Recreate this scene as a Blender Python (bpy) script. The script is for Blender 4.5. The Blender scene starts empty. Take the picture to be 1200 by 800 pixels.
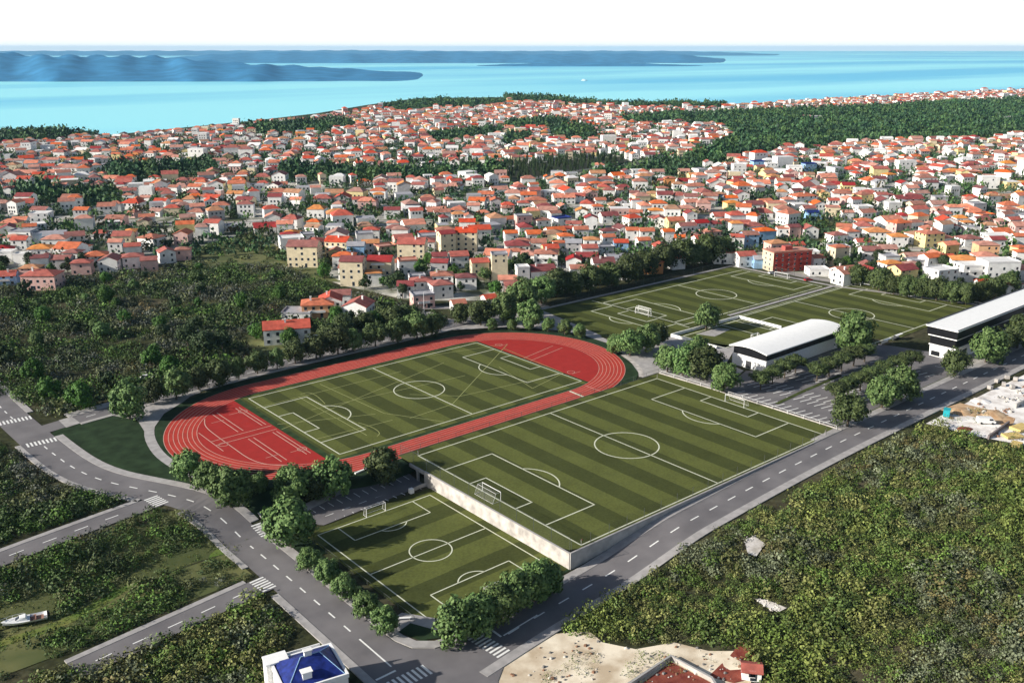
import bpy, bmesh, math, random
import numpy as np
from mathutils import Vector, Matrix
R = math.radians
rnd = random.Random(7)
sc = bpy.context.scene
COL = sc.collection

# ------------------------------------------------------------------ coordinates
# u runs along the pitches, v across them; world X = u, Y = -v. Metres.
F, PIT, CH, HEAD = 1107.0, 0.301, 108.2, 0.702
A0 = (-26.1, 241.4)
CA, SA = math.cos(HEAD), math.sin(HEAD)
CU = -A0[0]*CA - A0[1]*SA
CV = -A0[0]*SA + A0[1]*CA
def ss(t):
    t = min(1.0, max(0.0, t)); return t*t*(3-2*t)
def T(u, v):                       # lie of the land
    return -4*ss((v+14)/24)*(.70*(1-ss((u+5)/36))+.30*(1-ss((u+5)/115)))
def uv0(px, py, z=0.0):            # photo point -> plan position at level z
    x = (px-600)/F; y = (400-py)/F
    dy = math.cos(PIT)+y*math.sin(PIT); dz = -math.sin(PIT)+y*math.cos(PIT)
    t = (z-CH)/dz
    X, Y = x*t-A0[0], dy*t-A0[1]
    return X*CA+Y*SA, X*SA-Y*CA
def uvt(px, py):
    z = 0.0
    for _ in range(30):
        u, v = uv0(px, py, z); z = .5*z+.5*T(u, v)
    return u, v
def cam_depth(u, v, z=0.0):
    du, dv = u-CU, v-CV
    y = du*SA-dv*CA
    return y*math.cos(PIT)-(z-CH)*math.sin(PIT)
def to_px(u, v, z=0.0):
    du, dv = u-CU, v-CV
    x = du*CA+dv*SA; y = du*SA-dv*CA; d = z-CH
    cz = y*math.cos(PIT)-d*math.sin(PIT); up = y*math.sin(PIT)+d*math.cos(PIT)
    if cz < 1: return (-9999, -9999)
    return 600+F*x/cz, 400-F*up/cz
def inpoly(x, y, P):
    c = False; j = len(P)-1
    for i in range(len(P)):
        a, b = P[i], P[j]
        if (a[1] > y) != (b[1] > y) and x < (b[0]-a[0])*(y-a[1])/(b[1]-a[1])+a[0]: c = not c
        j = i
    return c

# ------------------------------------------------------------------ materials
MATS = {}
def nt(name):
    m = bpy.data.materials.new(name); m.use_nodes = True
    t = m.node_tree; b = t.nodes['Principled BSDF']
    return m, t, b
def mat(name, col, rough=.8, var=.12, scale=.6, bump=0., metal=0., spec=.3, coord='Object', detail=4, col2=None, lo=.35, hi=.65, each=0.):
    """base colour with procedural noise between two tones"""
    if name in MATS: return MATS[name]
    m, t, b = nt(name); N = t.nodes; L = t.links
    tc = N.new('ShaderNodeTexCoord'); nz = N.new('ShaderNodeTexNoise')
    nz.inputs['Scale'].default_value = scale; nz.inputs['Detail'].default_value = detail
    L.new(tc.outputs[coord], nz.inputs['Vector'])
    r = N.new('ShaderNodeValToRGB'); L.new(nz.outputs['Fac'], r.inputs['Fac'])
    c2 = col2 or tuple(min(1, c*(1+var)) for c in col)
    c1 = col if col2 else tuple(c*(1-var) for c in col)
    r.color_ramp.elements[0].position = lo; r.color_ramp.elements[1].position = hi
    r.color_ramp.elements[0].color = (*c1, 1); r.color_ramp.elements[1].color = (*c2, 1)
    if each:      # every roof or wall has aged differently
        oi = N.new('ShaderNodeObjectInfo'); gi = N.new('ShaderNodeNewGeometry'); ad = N.new('ShaderNodeMath'); ad.operation = 'ADD'
        L.new(oi.outputs['Random'], ad.inputs[0]); L.new(gi.outputs['Random Per Island'], ad.inputs[1])
        fr = N.new('ShaderNodeMath'); fr.operation = 'FRACT'; L.new(ad.outputs[0], fr.inputs[0])
        mr = N.new('ShaderNodeMapRange'); mr.inputs[3].default_value = 1-each; mr.inputs[4].default_value = 1+each*.6; L.new(fr.outputs[0], mr.inputs[0])
        hs_ = N.new('ShaderNodeHueSaturation'); L.new(r.outputs['Color'], hs_.inputs['Color']); L.new(mr.outputs[0], hs_.inputs['Value'])
        m2 = N.new('ShaderNodeMath'); m2.operation = 'MULTIPLY_ADD'; L.new(fr.outputs[0], m2.inputs[0]); m2.inputs[1].default_value = each; m2.inputs[2].default_value = 1-each*.7; L.new(m2.outputs[0], hs_.inputs['Saturation'])
        L.new(hs_.outputs[0], b.inputs['Base Color'])
    else: L.new(r.outputs['Color'], b.inputs['Base Color'])
    b.inputs['Roughness'].default_value = rough; b.inputs['Metallic'].default_value = metal
    b.inputs['Specular IOR Level'].default_value = spec
    if bump:
        bp = N.new('ShaderNodeBump'); bp.inputs['Strength'].default_value = bump
        L.new(nz.outputs['Fac'], bp.inputs['Height']); L.new(bp.outputs['Normal'], b.inputs['Normal'])
    MATS[name] = m; return m
def turf(name, ca, cb, period, off=0.0, fine=.26, axis='X'):
    """mown stripes across the pitch, with wear noise"""
    m, t, b = nt(name); N = t.nodes; L = t.links
    tc = N.new('ShaderNodeTexCoord'); sx = N.new('ShaderNodeSeparateXYZ'); L.new(tc.outputs['Object'], sx.inputs[0])
    def mth(op, a, bb=None):
        n = N.new('ShaderNodeMath'); n.operation = op
        for i, q in enumerate((a, bb)):
            if q is None: continue
            if isinstance(q, (int, float)): n.inputs[i].default_value = q
            else: L.new(q, n.inputs[i])
        return n.outputs[0]
    s = mth('ADD', sx.outputs[axis], off); s = mth('DIVIDE', s, period); s = mth('MULTIPLY', s, math.pi)
    s = mth('SINE', s); s = mth('MULTIPLY', s, 14.); s = mth('ADD', s, .5)
    n_ = N.new('ShaderNodeClamp'); L.new(s, n_.inputs[0]); s = n_.outputs[0]
    mx = N.new('ShaderNodeMixRGB'); L.new(s, mx.inputs[0]); mx.inputs[1].default_value = (*ca, 1); mx.inputs[2].default_value = (*cb, 1)
    nz = N.new('ShaderNodeTexNoise'); nz.inputs['Scale'].default_value = .12; nz.inputs['Detail'].default_value = 8; nz.inputs['Roughness'].default_value = .7
    L.new(tc.outputs['Object'], nz.inputs['Vector'])
    nf = N.new('ShaderNodeTexNoise'); nf.inputs['Scale'].default_value = 1.6; nf.inputs['Detail'].default_value = 5
    L.new(tc.outputs['Object'], nf.inputs['Vector'])
    q = mth('ADD', nz.outputs['Fac'], nf.outputs['Fac']); q = mth('SUBTRACT', q, 1.); q = mth('MULTIPLY', q, fine*3); q = mth('ADD', q, 1.)
    vm = N.new('ShaderNodeVectorMath'); vm.operation = 'SCALE'; L.new(mx.outputs[0], vm.inputs[0]); L.new(q, vm.inputs['Scale'])
    L.new(vm.outputs[0], b.inputs['Base Color']); b.inputs['Roughness'].default_value = .9; b.inputs['Specular IOR Level'].default_value = .1
    MATS[name] = m; return m
def leafmat(name, c1, c2, tint=False):
    """leaf colour varies from leaf to leaf and plant to plant"""
    m, t, b = nt(name); N = t.nodes; L = t.links
    g = N.new('ShaderNodeNewGeometry'); oi = N.new('ShaderNodeObjectInfo')
    r = N.new('ShaderNodeMixRGB'); r.inputs[1].default_value = (*c1, 1); r.inputs[2].default_value = (*c2, 1)
    L.new(g.outputs['Random Per Island'], r.inputs[0])
    h = N.new('ShaderNodeHueSaturation')
    if tint:
        a = N.new('ShaderNodeAttribute'); a.attribute_name = 'plant_colour'
        mm = N.new('ShaderNodeMixRGB'); mm.blend_type = 'MULTIPLY'; mm.inputs[0].default_value = 1
        L.new(r.outputs[0], mm.inputs[1]); L.new(a.outputs['Color'], mm.inputs[2]); L.new(mm.outputs[0], h.inputs['Color'])
    else:
        L.new(r.outputs[0], h.inputs['Color'])
        mr = N.new('ShaderNodeMapRange'); mr.inputs[3].default_value = .75; mr.inputs[4].default_value = 1.3
        L.new(oi.outputs['Random'], mr.inputs[0]); L.new(mr.outputs[0], h.inputs['Value'])
        mh = N.new('ShaderNodeMapRange'); mh.inputs[3].default_value = .490; mh.inputs[4].default_value = .511
        L.new(oi.outputs['Random'], mh.inputs[0]); L.new(mh.outputs[0], h.inputs['Hue'])
    L.new(h.outputs[0], b.inputs['Base Color']); b.inputs['Roughness'].default_value = .65; b.inputs['Specular IOR Level'].default_value = .25
    MATS[name] = m; return m
def netmat(name, col, opac):
    m, t, b = nt(name); N = t.nodes; L = t.links
    b.inputs['Base Color'].default_value = (*col, 1); b.inputs['Roughness'].default_value = .6
    tr = N.new('ShaderNodeBsdfTransparent'); mx = N.new('ShaderNodeMixShader'); mx.inputs[0].default_value = opac
    L.new(tr.outputs[0], mx.inputs[1]); L.new(b.outputs[0], mx.inputs[2]); L.new(mx.outputs[0], N['Material Output'].inputs[0])
    MATS[name] = m; return m

ASPH = mat('asphalt', (.130, .123, .130), .85, .18, .13, spec=.2, detail=12, col2=(.190, .180, .186), lo=.32, hi=.68)
PAV = mat('pavement', (.35, .335, .33), .85, .14, .5)
KERB = mat('kerb_stone', (.36, .35, .34), .8, .08, 1.)
PAINT = mat('road_paint', (.78, .78, .76), .6, .06, 2.)
LINE = mat('pitch_line', (.62, .64, .50), .7, .08, 1.)
LANE = mat('lane_line', (.54, .33, .27), .7, .08, 1.)
TURF = turf('striped_turf', (.099, .113, .031), (.055, .065, .019), 5.85)
TURF2 = turf('striped_turf_wide', (.099, .113, .031), (.055, .065, .019), 8.0, 3.)
TURF3 = turf('striped_turf_far', (.088, .102, .026), (.055, .065, .017), 5.6, 1.)
LAWN = mat('lawn', (.022, .040, .018), .9, .3, .25, detail=8, spec=.1)
APRON = mat('apron_grass', (.030, .052, .020), .9, .3, .3, detail=8, spec=.1)
VERGE = mat('verge_grass', (.055, .072, .022), .9, .3, .3, detail=8, spec=.1)
TRED = mat('track_rubber', (.40, .034, .021), .8, .12, .4)
DRED = mat('inner_rubber', (.33, .018, .013), .8, .08, .4)
WHITE = mat('white_paint', (.87, .87, .86), .5, .03, .8)
WHITEM = mat('white_metal', (.82, .82, .82), .4, .02, 1.)
BLACK = mat('black_cladding', (.010, .010, .012), .35, .2, .8)
CONC = mat('concrete', (.42, .40, .38), .85, .18, .35, detail=8)
WCONC = mat('white_concrete', (.44, .41, .385), .85, .28, .4, detail=8)
DARKM = mat('dark_metal', (.05, .05, .055), .5, .1, 1.)
GLASS = mat('window_glass', (.030, .037, .050), .15, .3, .3, spec=.6)
BARK = mat('bark', (.09, .07, .05), .9, .25, 2.)
ROOFS = {'orange': mat('orange_tiles', (.50, .135, .060), .8, .22, .45, bump=.2, detail=8, each=.38),
         'red': mat('red_tiles', (.43, .085, .055), .8, .22, .45, bump=.2, detail=8, each=.38),
         'dark red': mat('dark_red_tiles', (.27, .036, .036), .8, .22, .45, bump=.2, detail=8, each=.38),
         'ochre': mat('ochre_tiles', (.52, .22, .085), .8, .2, .45, bump=.2, detail=8, each=.38),
         'salmon': mat('salmon_tiles', (.55, .22, .15), .8, .22, .45, bump=.2, detail=8, each=.38),
         'grey': mat('grey_roof', (.33, .33, .36), .8, .15, .5),
         'white': mat('white_roof', (.72, .71, .70), .7, .08, .5),
         'blue': mat('blue_roof', (.013, .026, .17), .5, .35, .9)}
WALLS = {'white': mat('white_render', (.82, .81, .79), .85, .08, .5, detail=6, each=.14),
         'cream': mat('cream_render', (.68, .58, .40), .85, .1, .5, detail=6, each=.14),
         'yellow': mat('yellow_render', (.70, .58, .28), .85, .1, .5, detail=6, each=.14),
         'grey': mat('grey_render', (.42, .41, .42), .85, .12, .5, detail=6, each=.14),
         'pink': mat('pink_render', (.66, .42, .38), .85, .1, .5, detail=6, each=.14),
         'peach': mat('peach_render', (.70, .40, .22), .85, .1, .5, detail=6, each=.14),
         'blue': mat('blue_render', (.26, .44, .66), .85, .1, .5, detail=6, each=.14),
         'brick red': mat('brick_red_render', (.40, .065, .050), .85, .15, .5, detail=6, each=.14),
         'orange': mat('orange_render', (.62, .25, .07), .85, .1, .5, detail=6, each=.14)}
LEAF = leafmat('broad_leaf', (.050, .102, .026), (.140, .210, .068))
LEAFD = leafmat('dark_leaf', (.028, .048, .014), (.088, .118, .038))
LEAFB = leafmat('bright_leaf', (.030, .080, .010), (.070, .150, .024))
LEAFN = leafmat('needle_leaf', (.016, .034, .012), (.05, .078, .026))
LEAFS = leafmat('scrub_leaf', (.60, .60, .52), (1.2, 1.2, 1.1), tint=True)

# ------------------------------------------------------------------ mesh helpers
class MB:
    def __init__(s): s.v = []; s.f = []; s.m = []
    def add(s, vs, fs, m=0):
        o = len(s.v); s.v += [tuple(q) for q in vs]
        for f in fs: s.f.append([i+o for i in f]); s.m.append(m)
    def box(s, x0, x1, y0, y1, z0, z1, m=0):
        s.add([(x0,y0,z0),(x1,y0,z0),(x1,y1,z0),(x0,y1,z0),(x0,y0,z1),(x1,y0,z1),(x1,y1,z1),(x0,y1,z1)],
              [(3,2,1,0),(4,5,6,7),(0,1,5,4),(1,2,6,5),(2,3,7,6),(3,0,4,7)], m)
    def bar(s, p, q, r, m=0, n=6, r2=None):
        p, q = Vector(p), Vector(q); d = (q-p).normalized(); r2 = r if r2 is None else r2
        a = d.orthogonal().normalized(); b = d.cross(a)
        vs = []
        for c, rr in ((p, r), (q, r2)):
            for i in range(n):
                t = 2*math.pi*i/n; vs.append(c+a*math.cos(t)*rr+b*math.sin(t)*rr)
        fs = [(i, (i+1) % n, n+(i+1) % n, n+i) for i in range(n)]+[tuple(range(n))[::-1], tuple(range(n, 2*n))]
        s.add(vs, fs, m)
    def build(s, name, mats, parent=None, loc=None, smooth=False):
        me = bpy.data.meshes.new(name); me.from_pydata(s.v, [], s.f)
        for q in (mats if isinstance(mats, (list, tuple)) else [mats]): me.materials.append(q)
        me.polygons.foreach_set('material_index', s.m)
        if smooth: me.polygons.foreach_set('use_smooth', [True]*len(s.f))
        me.update()
        return link(name, me, parent, loc)
def link(name, me, parent=None, loc=None):
    o = bpy.data.objects.new(name, me); COL.objects.link(o)
    if parent is not None: o.parent = parent
    if loc: o.location = loc
    return o
def tag(o, label=None, cat=None, group=None, kind=None):
    if label: o['label'] = label
    if cat: o['category'] = cat
    if group: o['group'] = group
    if kind: o['kind'] = kind
    return o
def thing(name, label, cat, u, v, z=0., rot=0., group=None):
    o = bpy.data.objects.new(name, None); COL.objects.link(o); o.empty_display_size = .5
    o.location = (u, -v, z); o.rotation_euler = (0, 0, rot)
    return tag(o, label, cat, group)
def W(u, v, z=0.): return (u, -v, z)

def resample(P, step=3.):
    out = [P[0]]
    for a, b in zip(P, P[1:]):
        n = max(1, int(math.hypot(b[0]-a[0], b[1]-a[1])/step))
        for i in range(1, n+1): out.append((a[0]+(b[0]-a[0])*i/n, a[1]+(b[1]-a[1])*i/n))
    return out
def chaikin(P, k=2):
    for _ in range(k):
        Q = [P[0]]
        for a, b in zip(P, P[1:]):
            Q += [(.75*a[0]+.25*b[0], .75*a[1]+.25*b[1]), (.25*a[0]+.75*b[0], .25*a[1]+.75*b[1])]
        Q.append(P[-1]); P = Q
    return P
def normals(P, closed=False):
    N = []; n = len(P)
    for i in range(n):
        a = P[i-1] if (i > 0 or closed) else P[i]; b = P[(i+1) % n] if (i < n-1 or closed) else P[i]
        dx, dy = b[0]-a[0], b[1]-a[1]; l = math.hypot(dx, dy) or 1
        N.append((-dy/l, dx/l))
    return N
def strip(mb, P, o1, o2, zoff, m=0, closed=False, zf=T):
    """flat ribbon along path P between lateral offsets o1 and o2 (+ = to increasing side)"""
    N = normals(P, closed); vs = []; fs = []
    for p, n in zip(P, N):
        for o in (o1, o2):
            u, v = p[0]+n[0]*o, p[1]+n[1]*o; vs.append(W(u, v, zf(u, v)+zoff))
    k = len(P)
    for i in range(k if closed else k-1):
        j = (i+1) % k; q = (2*i, 2*i+1, 2*j+1, 2*j)
        a, b, c = Vector(vs[q[0]]), Vector(vs[q[1]]), Vector(vs[q[2]])
        if (b-a).cross(c-a).z < 0: q = q[::-1]
        fs.append(q)
    mb.add(vs, fs, m)
def kerbed(mb, P, o1, o2, h=.13, base=.0):
    """raised pavement: two side faces and a top"""
    N = normals(P); vs = []; fs = []
    for p, n in zip(P, N):
        for o, zz in ((o1, base-.2), (o1, h), (o2, h), (o2, base-.2)):
            u, v = p[0]+n[0]*o, p[1]+n[1]*o; vs.append(W(u, v, T(u, v)+zz))
    for i in range(len(P)-1):
        for k in range(3):
            fs.append((4*i+k, 4*i+k+1, 4*i+5+k, 4*i+4+k))
    fs += [(3, 2, 1, 0), tuple(len(vs)-4+k for k in range(4))]
    mb.add(vs, fs)
def fix(o):
    b = bmesh.new(); b.from_mesh(o.data); bmesh.ops.recalc_face_normals(b, faces=b.faces); b.to_mesh(o.data); b.free(); return o
def sheet(name, P, zoff, m, zf=T, step=6., label=None, parent=None, kind='structure', skirt=0.):
    """draped polygon (plan coordinates), optional skirt down"""
    b = bmesh.new()
    f = b.faces.new([b.verts.new(W(u, v, 0)) for u, v in P])
    if zf is not None and step:
        us = [p[0] for p in P]; vs_ = [p[1] for p in P]
        for lo, hi, ax in ((min(us), max(us), 0), (-max(vs_), -min(vs_), 1)):
            c = lo+step
            while c < hi:
                co = (c, 0, 0) if ax == 0 else (0, c, 0); no = (1, 0, 0) if ax == 0 else (0, 1, 0)
                bmesh.ops.bisect_plane(b, geom=b.verts[:]+b.edges[:]+b.faces[:], plane_co=co, plane_no=no); c += step
    bmesh.ops.triangulate(b, faces=b.faces[:])
    for q in b.verts: q.co.z = (zf(q.co.x, -q.co.y) if zf else 0)+zoff
    b.normal_update()
    for f in b.faces:
        if f.normal.z < 0: f.normal_flip()
    if skirt:
        eds = [e for e in b.edges if e.is_boundary]
        r = bmesh.ops.extrude_edge_only(b, edges=eds)
        for q in r['geom']:
            if isinstance(q, bmesh.types.BMVert): q.co.z -= skirt
    me = bpy.data.meshes.new(name); b.to_mesh(me); b.free(); me.materials.append(m)
    o = link(name, me, parent)
    if parent is None: tag(o, label, None, None, kind)
    return o

def vnoise(x, y, s=0):
    def hsh(i, j): return (math.sin(i*127.1+j*311.7+s*74.7)*43758.5453) % 1
    i, j = math.floor(x), math.floor(y); fx, fy = ss(x-i), ss(y-j)
    return (hsh(i,j)*(1-fx)+hsh(i+1,j)*fx)*(1-fy)+(hsh(i,j+1)*(1-fx)+hsh(i+1,j+1)*fx)*fy
# ================================================================== THE SETTING
def project_poly(P): return [uvt(*q) for q in P]

# --- ground sheet, finer near the sports ground, out to the coast
COAST = [(-400,150),(0,157),(60,155),(130,158),(200,151),(300,141),(370,133),(430,123),(490,115),(590,114),(650,116),(740,121),(860,123),(960,117),(1100,110),(1200,105),(1500,95)]
def coast_pt(px, py):
    return uv0(px, py, 0)
def ground():
    mb = MB()
    us = list(np.arange(-150, 300, 6.)); vs = list(np.arange(-150, 190, 6.))
    vv = []
    for v in vs:
        for u in us: vv.append(W(u, v, T(u, v)-.14))
    n = len(us); fs = [(j*n+i, (j+1)*n+i, (j+1)*n+i+1, j*n+i+1) for j in range(len(vs)-1) for i in range(n-1)]
    mb.add(vv, fs)
    # outer skirt joins the patch to the coast line and far edges
    cst = [coast_pt(*q) for q in COAST]
    rim = []
    for i in range(n): rim.append((us[i], vs[0]))
    for j in range(1, len(vs)): rim.append((us[-1], vs[j]))
    for i in range(n-2, -1, -1): rim.append((us[i], vs[-1]))
    for j in range(len(vs)-2, 0, -1): rim.append((us[0], vs[j]))
    outer = cst + [(2600, 700), (1500, 1500), (-200, 1500), (-1500, 600), (-2200, -600)]
    from mathutils.geometry import delaunay_2d_cdt
    pts = [Vector(p) for p in outer+rim]; no = len(outer)
    edges = [(i, (i+1) % no) for i in range(no)]+[(no+i, no+(i+1) % len(rim)) for i in range(len(rim))]
    r = delaunay_2d_cdt(pts, edges, [list(range(no))], 1, 1e-4)
    vo, fo = r[0], r[2]; keep = []
    for f in fo:
        cu = sum(vo[k][0] for k in f)/len(f); cv = sum(vo[k][1] for k in f)/len(f)
        if us[0] < cu < us[-1] and vs[0] < cv < vs[-1]: continue
        keep.append(f)
    mb.add([W(p[0], p[1], T(p[0], p[1])-.14) for p in vo], keep)
    n = len(cst); mb.add([W(*p, -.14) for p in cst]+[W(*p, -16) for p in cst], [(i, i+1, n+i+1, n+i) for i in range(n-1)])
    o = mb.build('ground', GROUND)
    bb = bmesh.new(); bb.from_mesh(o.data); bb.normal_update()
    for f in bb.faces:
        if f.normal.z < 0: f.normal_flip()
    bb.to_mesh(o.data); bb.free(); tag(o, None, None, None, 'structure')
    return o
def ground_mat():
    m, t, b = nt('earth_and_weeds'); N = t.nodes; L = t.links
    tc = N.new('ShaderNodeTexCoord')
    def noise(s, d=6):
        n = N.new('ShaderNodeTexNoise'); n.inputs['Scale'].default_value = s; n.inputs['Detail'].default_value = d; L.new(tc.outputs['Object'], n.inputs['Vector']); return n.outputs['Fac']
    def ramp(f, els):
        r = N.new('ShaderNodeValToRGB'); L.new(f, r.inputs[0]); e = r.color_ramp.elements
        e[0].position, e[0].color = els[0][0], (*els[0][1], 1); e[1].position, e[1].color = els[1][0], (*els[1][1], 1)
        for p, c in els[2:]:
            q = e.new(p); q.color = (*c, 1)
        return r.outputs[0]
    a = ramp(noise(.03), [(.3, (.030, .030, .018)), (.75, (.115, .115, .050)), (.5, (.050, .055, .026)), (.62, (.085, .075, .048))])
    c = ramp(noise(.6, 8), [(.3, (.5, .5, .5)), (.7, (1.3, 1.3, 1.3))])
    mm = N.new('ShaderNodeMixRGB'); mm.blend_type = 'MULTIPLY'; mm.inputs[0].default_value = 1; L.new(a, mm.inputs[1]); L.new(c, mm.inputs[2])
    L.new(mm.outputs[0], b.inputs['Base Color']); b.inputs['Roughness'].default_value = .95; b.inputs['Specular IOR Level'].default_value = .05
    return m
GROUND = ground_mat()
ground()

# --- sea and far islands
def sea_mat():
    m, t, b = nt('sea_water'); N = t.nodes; L = t.links
    tc = N.new('ShaderNodeTexCoord'); mp = N.new('ShaderNodeMapping'); mp.inputs['Rotation'].default_value = (0, 0, HEAD); mp.inputs['Scale'].default_value = (.00022, .0011, 1)
    L.new(tc.outputs['Object'], mp.inputs[0])
    n = N.new('ShaderNodeTexNoise'); n.inputs['Scale'].default_value = 1.; n.inputs['Detail'].default_value = 5; L.new(mp.outputs[0], n.inputs['Vector'])
    r = N.new('ShaderNodeValToRGB'); L.new(n.outputs['Fac'], r.inputs[0]); e = r.color_ramp.elements
    e[0].position, e[0].color = .40, SEA1; e[1].position, e[1].color = .60, SEA2
    b.inputs['Roughness'].default_value = .35; b.inputs['Specular IOR Level'].default_value = .5; b.inputs['IOR'].default_value = 1.33
    L.new(r.outputs[0], b.inputs['Base Color'])
    L.new(r.outputs[0], b.inputs['Specular Tint'])
    n2 = N.new('ShaderNodeTexNoise'); n2.inputs['Scale'].default_value = .05; n2.inputs['Detail'].default_value = 6; L.new(tc.outputs['Object'], n2.inputs['Vector'])
    bp = N.new('ShaderNodeBump'); bp.inputs['Strength'].default_value = .25; bp.inputs['Distance'].default_value = 1.; L.new(n2.outputs['Fac'], bp.inputs['Height']); L.new(bp.outputs[0], b.inputs['Normal'])
    return m
SEA1, SEA2 = (.10, .58, .86, 1), (.34, .90, 1.0, 1)
def radial(px, dist):            # plan point at a distance along a bearing
    a = math.atan((px-600)/F); x, y = dist*math.tan(a), dist
    X, Y = x-A0[0], y-A0[1]; return X*CA+Y*SA, X*SA-Y*CA
sea = [radial(-1400, 250), radial(-1400, 40000), radial(0, 40000), radial(600, 40000), radial(1200, 40000), radial(2600, 40000), radial(2600, 250)]
sheet('sea', [radial(-900, 700), radial(-900, 40000), radial(2100, 40000), radial(2100, 700)], -14, sea_mat(), zf=None)
HILL = mat('haze_blue_hillside', (.050, .21, .40), .9, .18, .012, detail=10, spec=.05)  # blue of the distance haze is painted into the base colour
def hills(name, prof, dist, depth, base=-16, seed=1):
    """prof: (photo x, height in m) along a ridge at a distance; a ridge with slopes both sides"""
    r_ = random.Random(seed); mb = MB(); xs = []
    for (a, ha), (b, hb) in zip(prof, prof[1:]):
        k = max(1, int((b-a)/6))
        for i in range(k):
            t = i/k; xs.append((a+(b-a)*t, ha+(hb-ha)*t))
    xs.append(prof[-1]); vv = []; rows = [(0, 0), (.2, .45), (.45, .9), (.55, 1.), (.75, .7), (1, 0)]
    for px, hh in xs:
        w = .08*math.sin(px*.031+seed)+.05*math.sin(px*.083+seed*2)
        for k, (q, zz) in enumerate(rows):
            u, v = radial(px, dist+depth*(q+(w if 0 < k < 5 else 0)))
            vv.append(W(u, v, base+(hh-base)*zz*(1+(.08*math.sin(px*.05*(k+1)+seed*k) if 0 < k < 5 else 0))))
    n = len(rows); fs = [(i*n+k, i*n+k+1, (i+1)*n+k+1, (i+1)*n+k) for i in range(len(xs)-1) for k in range(n-1)]
    mb.add(vv, fs); o = mb.build(name, HILL, smooth=True); fix(o); return tag(o, None, None, None, 'structure')
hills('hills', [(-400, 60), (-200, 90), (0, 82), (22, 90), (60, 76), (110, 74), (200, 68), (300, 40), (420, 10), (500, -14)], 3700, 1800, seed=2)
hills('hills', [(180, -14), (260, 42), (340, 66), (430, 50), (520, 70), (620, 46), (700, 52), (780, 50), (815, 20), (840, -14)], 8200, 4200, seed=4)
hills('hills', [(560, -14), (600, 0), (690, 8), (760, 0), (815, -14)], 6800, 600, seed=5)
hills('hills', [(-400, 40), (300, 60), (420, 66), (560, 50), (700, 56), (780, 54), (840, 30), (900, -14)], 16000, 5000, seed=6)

# --- town ground, dusty plots
TOWNG = mat('town_yards', (.085, .10, .050), .95, .2, .05, detail=10, col2=(.50, .48, .44), lo=.42, hi=.58)
TOWN = [(-120,345),(0,332),(60,326),(140,316),(230,303),(290,300),(330,308),(400,334),(480,352),(560,352),(640,338),(720,318),(770,300),(860,296),(925,318),(1000,331),(1080,334),(1200,345),(1330,350),(1400,110),(1200,107.5),(1090,112),(960,119),(860,125),(740,126),(650,121),(590,119),(490,120),(430,130),(370,139),(300,147),(200,156),(130,163),(60,160),(-150,158)]
sheet('town_ground', [uv0(*q) for q in TOWN], -.06, TOWNG, step=0)
WOODS = [[(800,135),(900,131),(960,129),(1050,125),(1120,120),(1200,118),(1330,116),(1330,166),(1200,160),(1130,165),(1050,168),(980,171),(920,178),(860,187),(800,204),(740,204),(688,208),(760,192),(830,180),(858,162),(848,148),(800,150)],
         [(728,139),(800,134),(812,145),(770,147),(730,145)], [(655,118),(740,123),(850,123),(845,128),(760,128),(655,123)], [(590,113),(655,117),(660,122),(600,121)],
         [(640,153),(690,148),(700,158),(690,168),(650,165)], [(590,144),(660,142),(664,151),(600,153)], [(590,160),(622,160),(622,170),(590,170)],
         [(440,128),(500,119),(590,119),(590,125),(470,133)], [(0,156),(60,155),(120,160),(60,168),(0,170)], [(120,196),(250,190),(260,206),(140,214)], [(330,196),(470,200),(590,196),(590,206),(460,212),(330,212)],
         [(280,150),(400,142),(420,150),(300,162)], [(500,160),(590,150),(590,160),(510,170)], [(20,222),(140,226),(140,240),(20,236)]]
GROVE = [(590,197),(640,190),(690,186),(730,184),(740,190),(690,200),(640,209),(596,218)]
OPEN = [[(196,300),(300,270),(340,300),(400,330),(330,330),(230,318)], [(735,297),(770,284),(790,296),(770,312),(740,316)], [(830,286),(876,277),(898,290),(850,297)], [(880,275),(960,255),(1000,270),(960,285),(900,288)],
        [(1020,283),(1060,270),(1075,282),(1040,290)], [(1110,300),(1150,296),(1200,302),(1200,318),(1150,312)]]
WOODG = mat('woodland_floor', (.025, .030, .014), .95, .3, .05, detail=8)
for P in WOODS+[GROVE]: sheet('woodland_ground', [uv0(*q) for q in P], -.02, WOODG, step=0)
FIELDG = mat('rough_grass', (.065, .085, .025), .95, .3, .08, detail=10, col2=(.15, .15, .055))
for P in OPEN: sheet('meadow', [uv0(*q) for q in P], -.01, FIELDG, step=0)

# --- streets in the town
STREET = mat('town_street', (.30, .28, .27), .9, .15, .1)
def street(name, px, w, m=STREET, zoff=.05):
    P = resample(chaikin([uvt(*q) for q in px]), 5.); mb = MB(); strip(mb, P, -w/2, w/2, zoff); return tag(mb.build(name, m), None, None, None, 'structure')
street('road', [(540,236),(600,216),(640,206),(700,197),(745,192),(790,187)], 9, ASPH, .07)
for q, w in [([(618,240),(660,243),(730,239),(800,247)], 4.5), ([(700,262),(760,292),(790,296)], 5), ([(806,270),(850,243),(870,240),(940,236)], 5), ([(1030,222),(1090,214),(1140,226),(1200,230)], 7),
             ([(640,345),(600,360),(520,360),(470,362),(420,368)], 4.5), ([(497,366),(518,373),(541,384)], 5), ([(1000,300),(1060,290),(1130,292),(1200,306)], 4.5),
             ([(880,305),(930,322),(990,332),(1000,328)], 6), ([(300,215),(420,228),(540,236)], 8), ([(0,262),(120,258),(260,262),(380,255),(500,262)], 5), ([(440,310),(520,302),(600,290)], 5)]:
    street('street', q, w)

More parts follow.
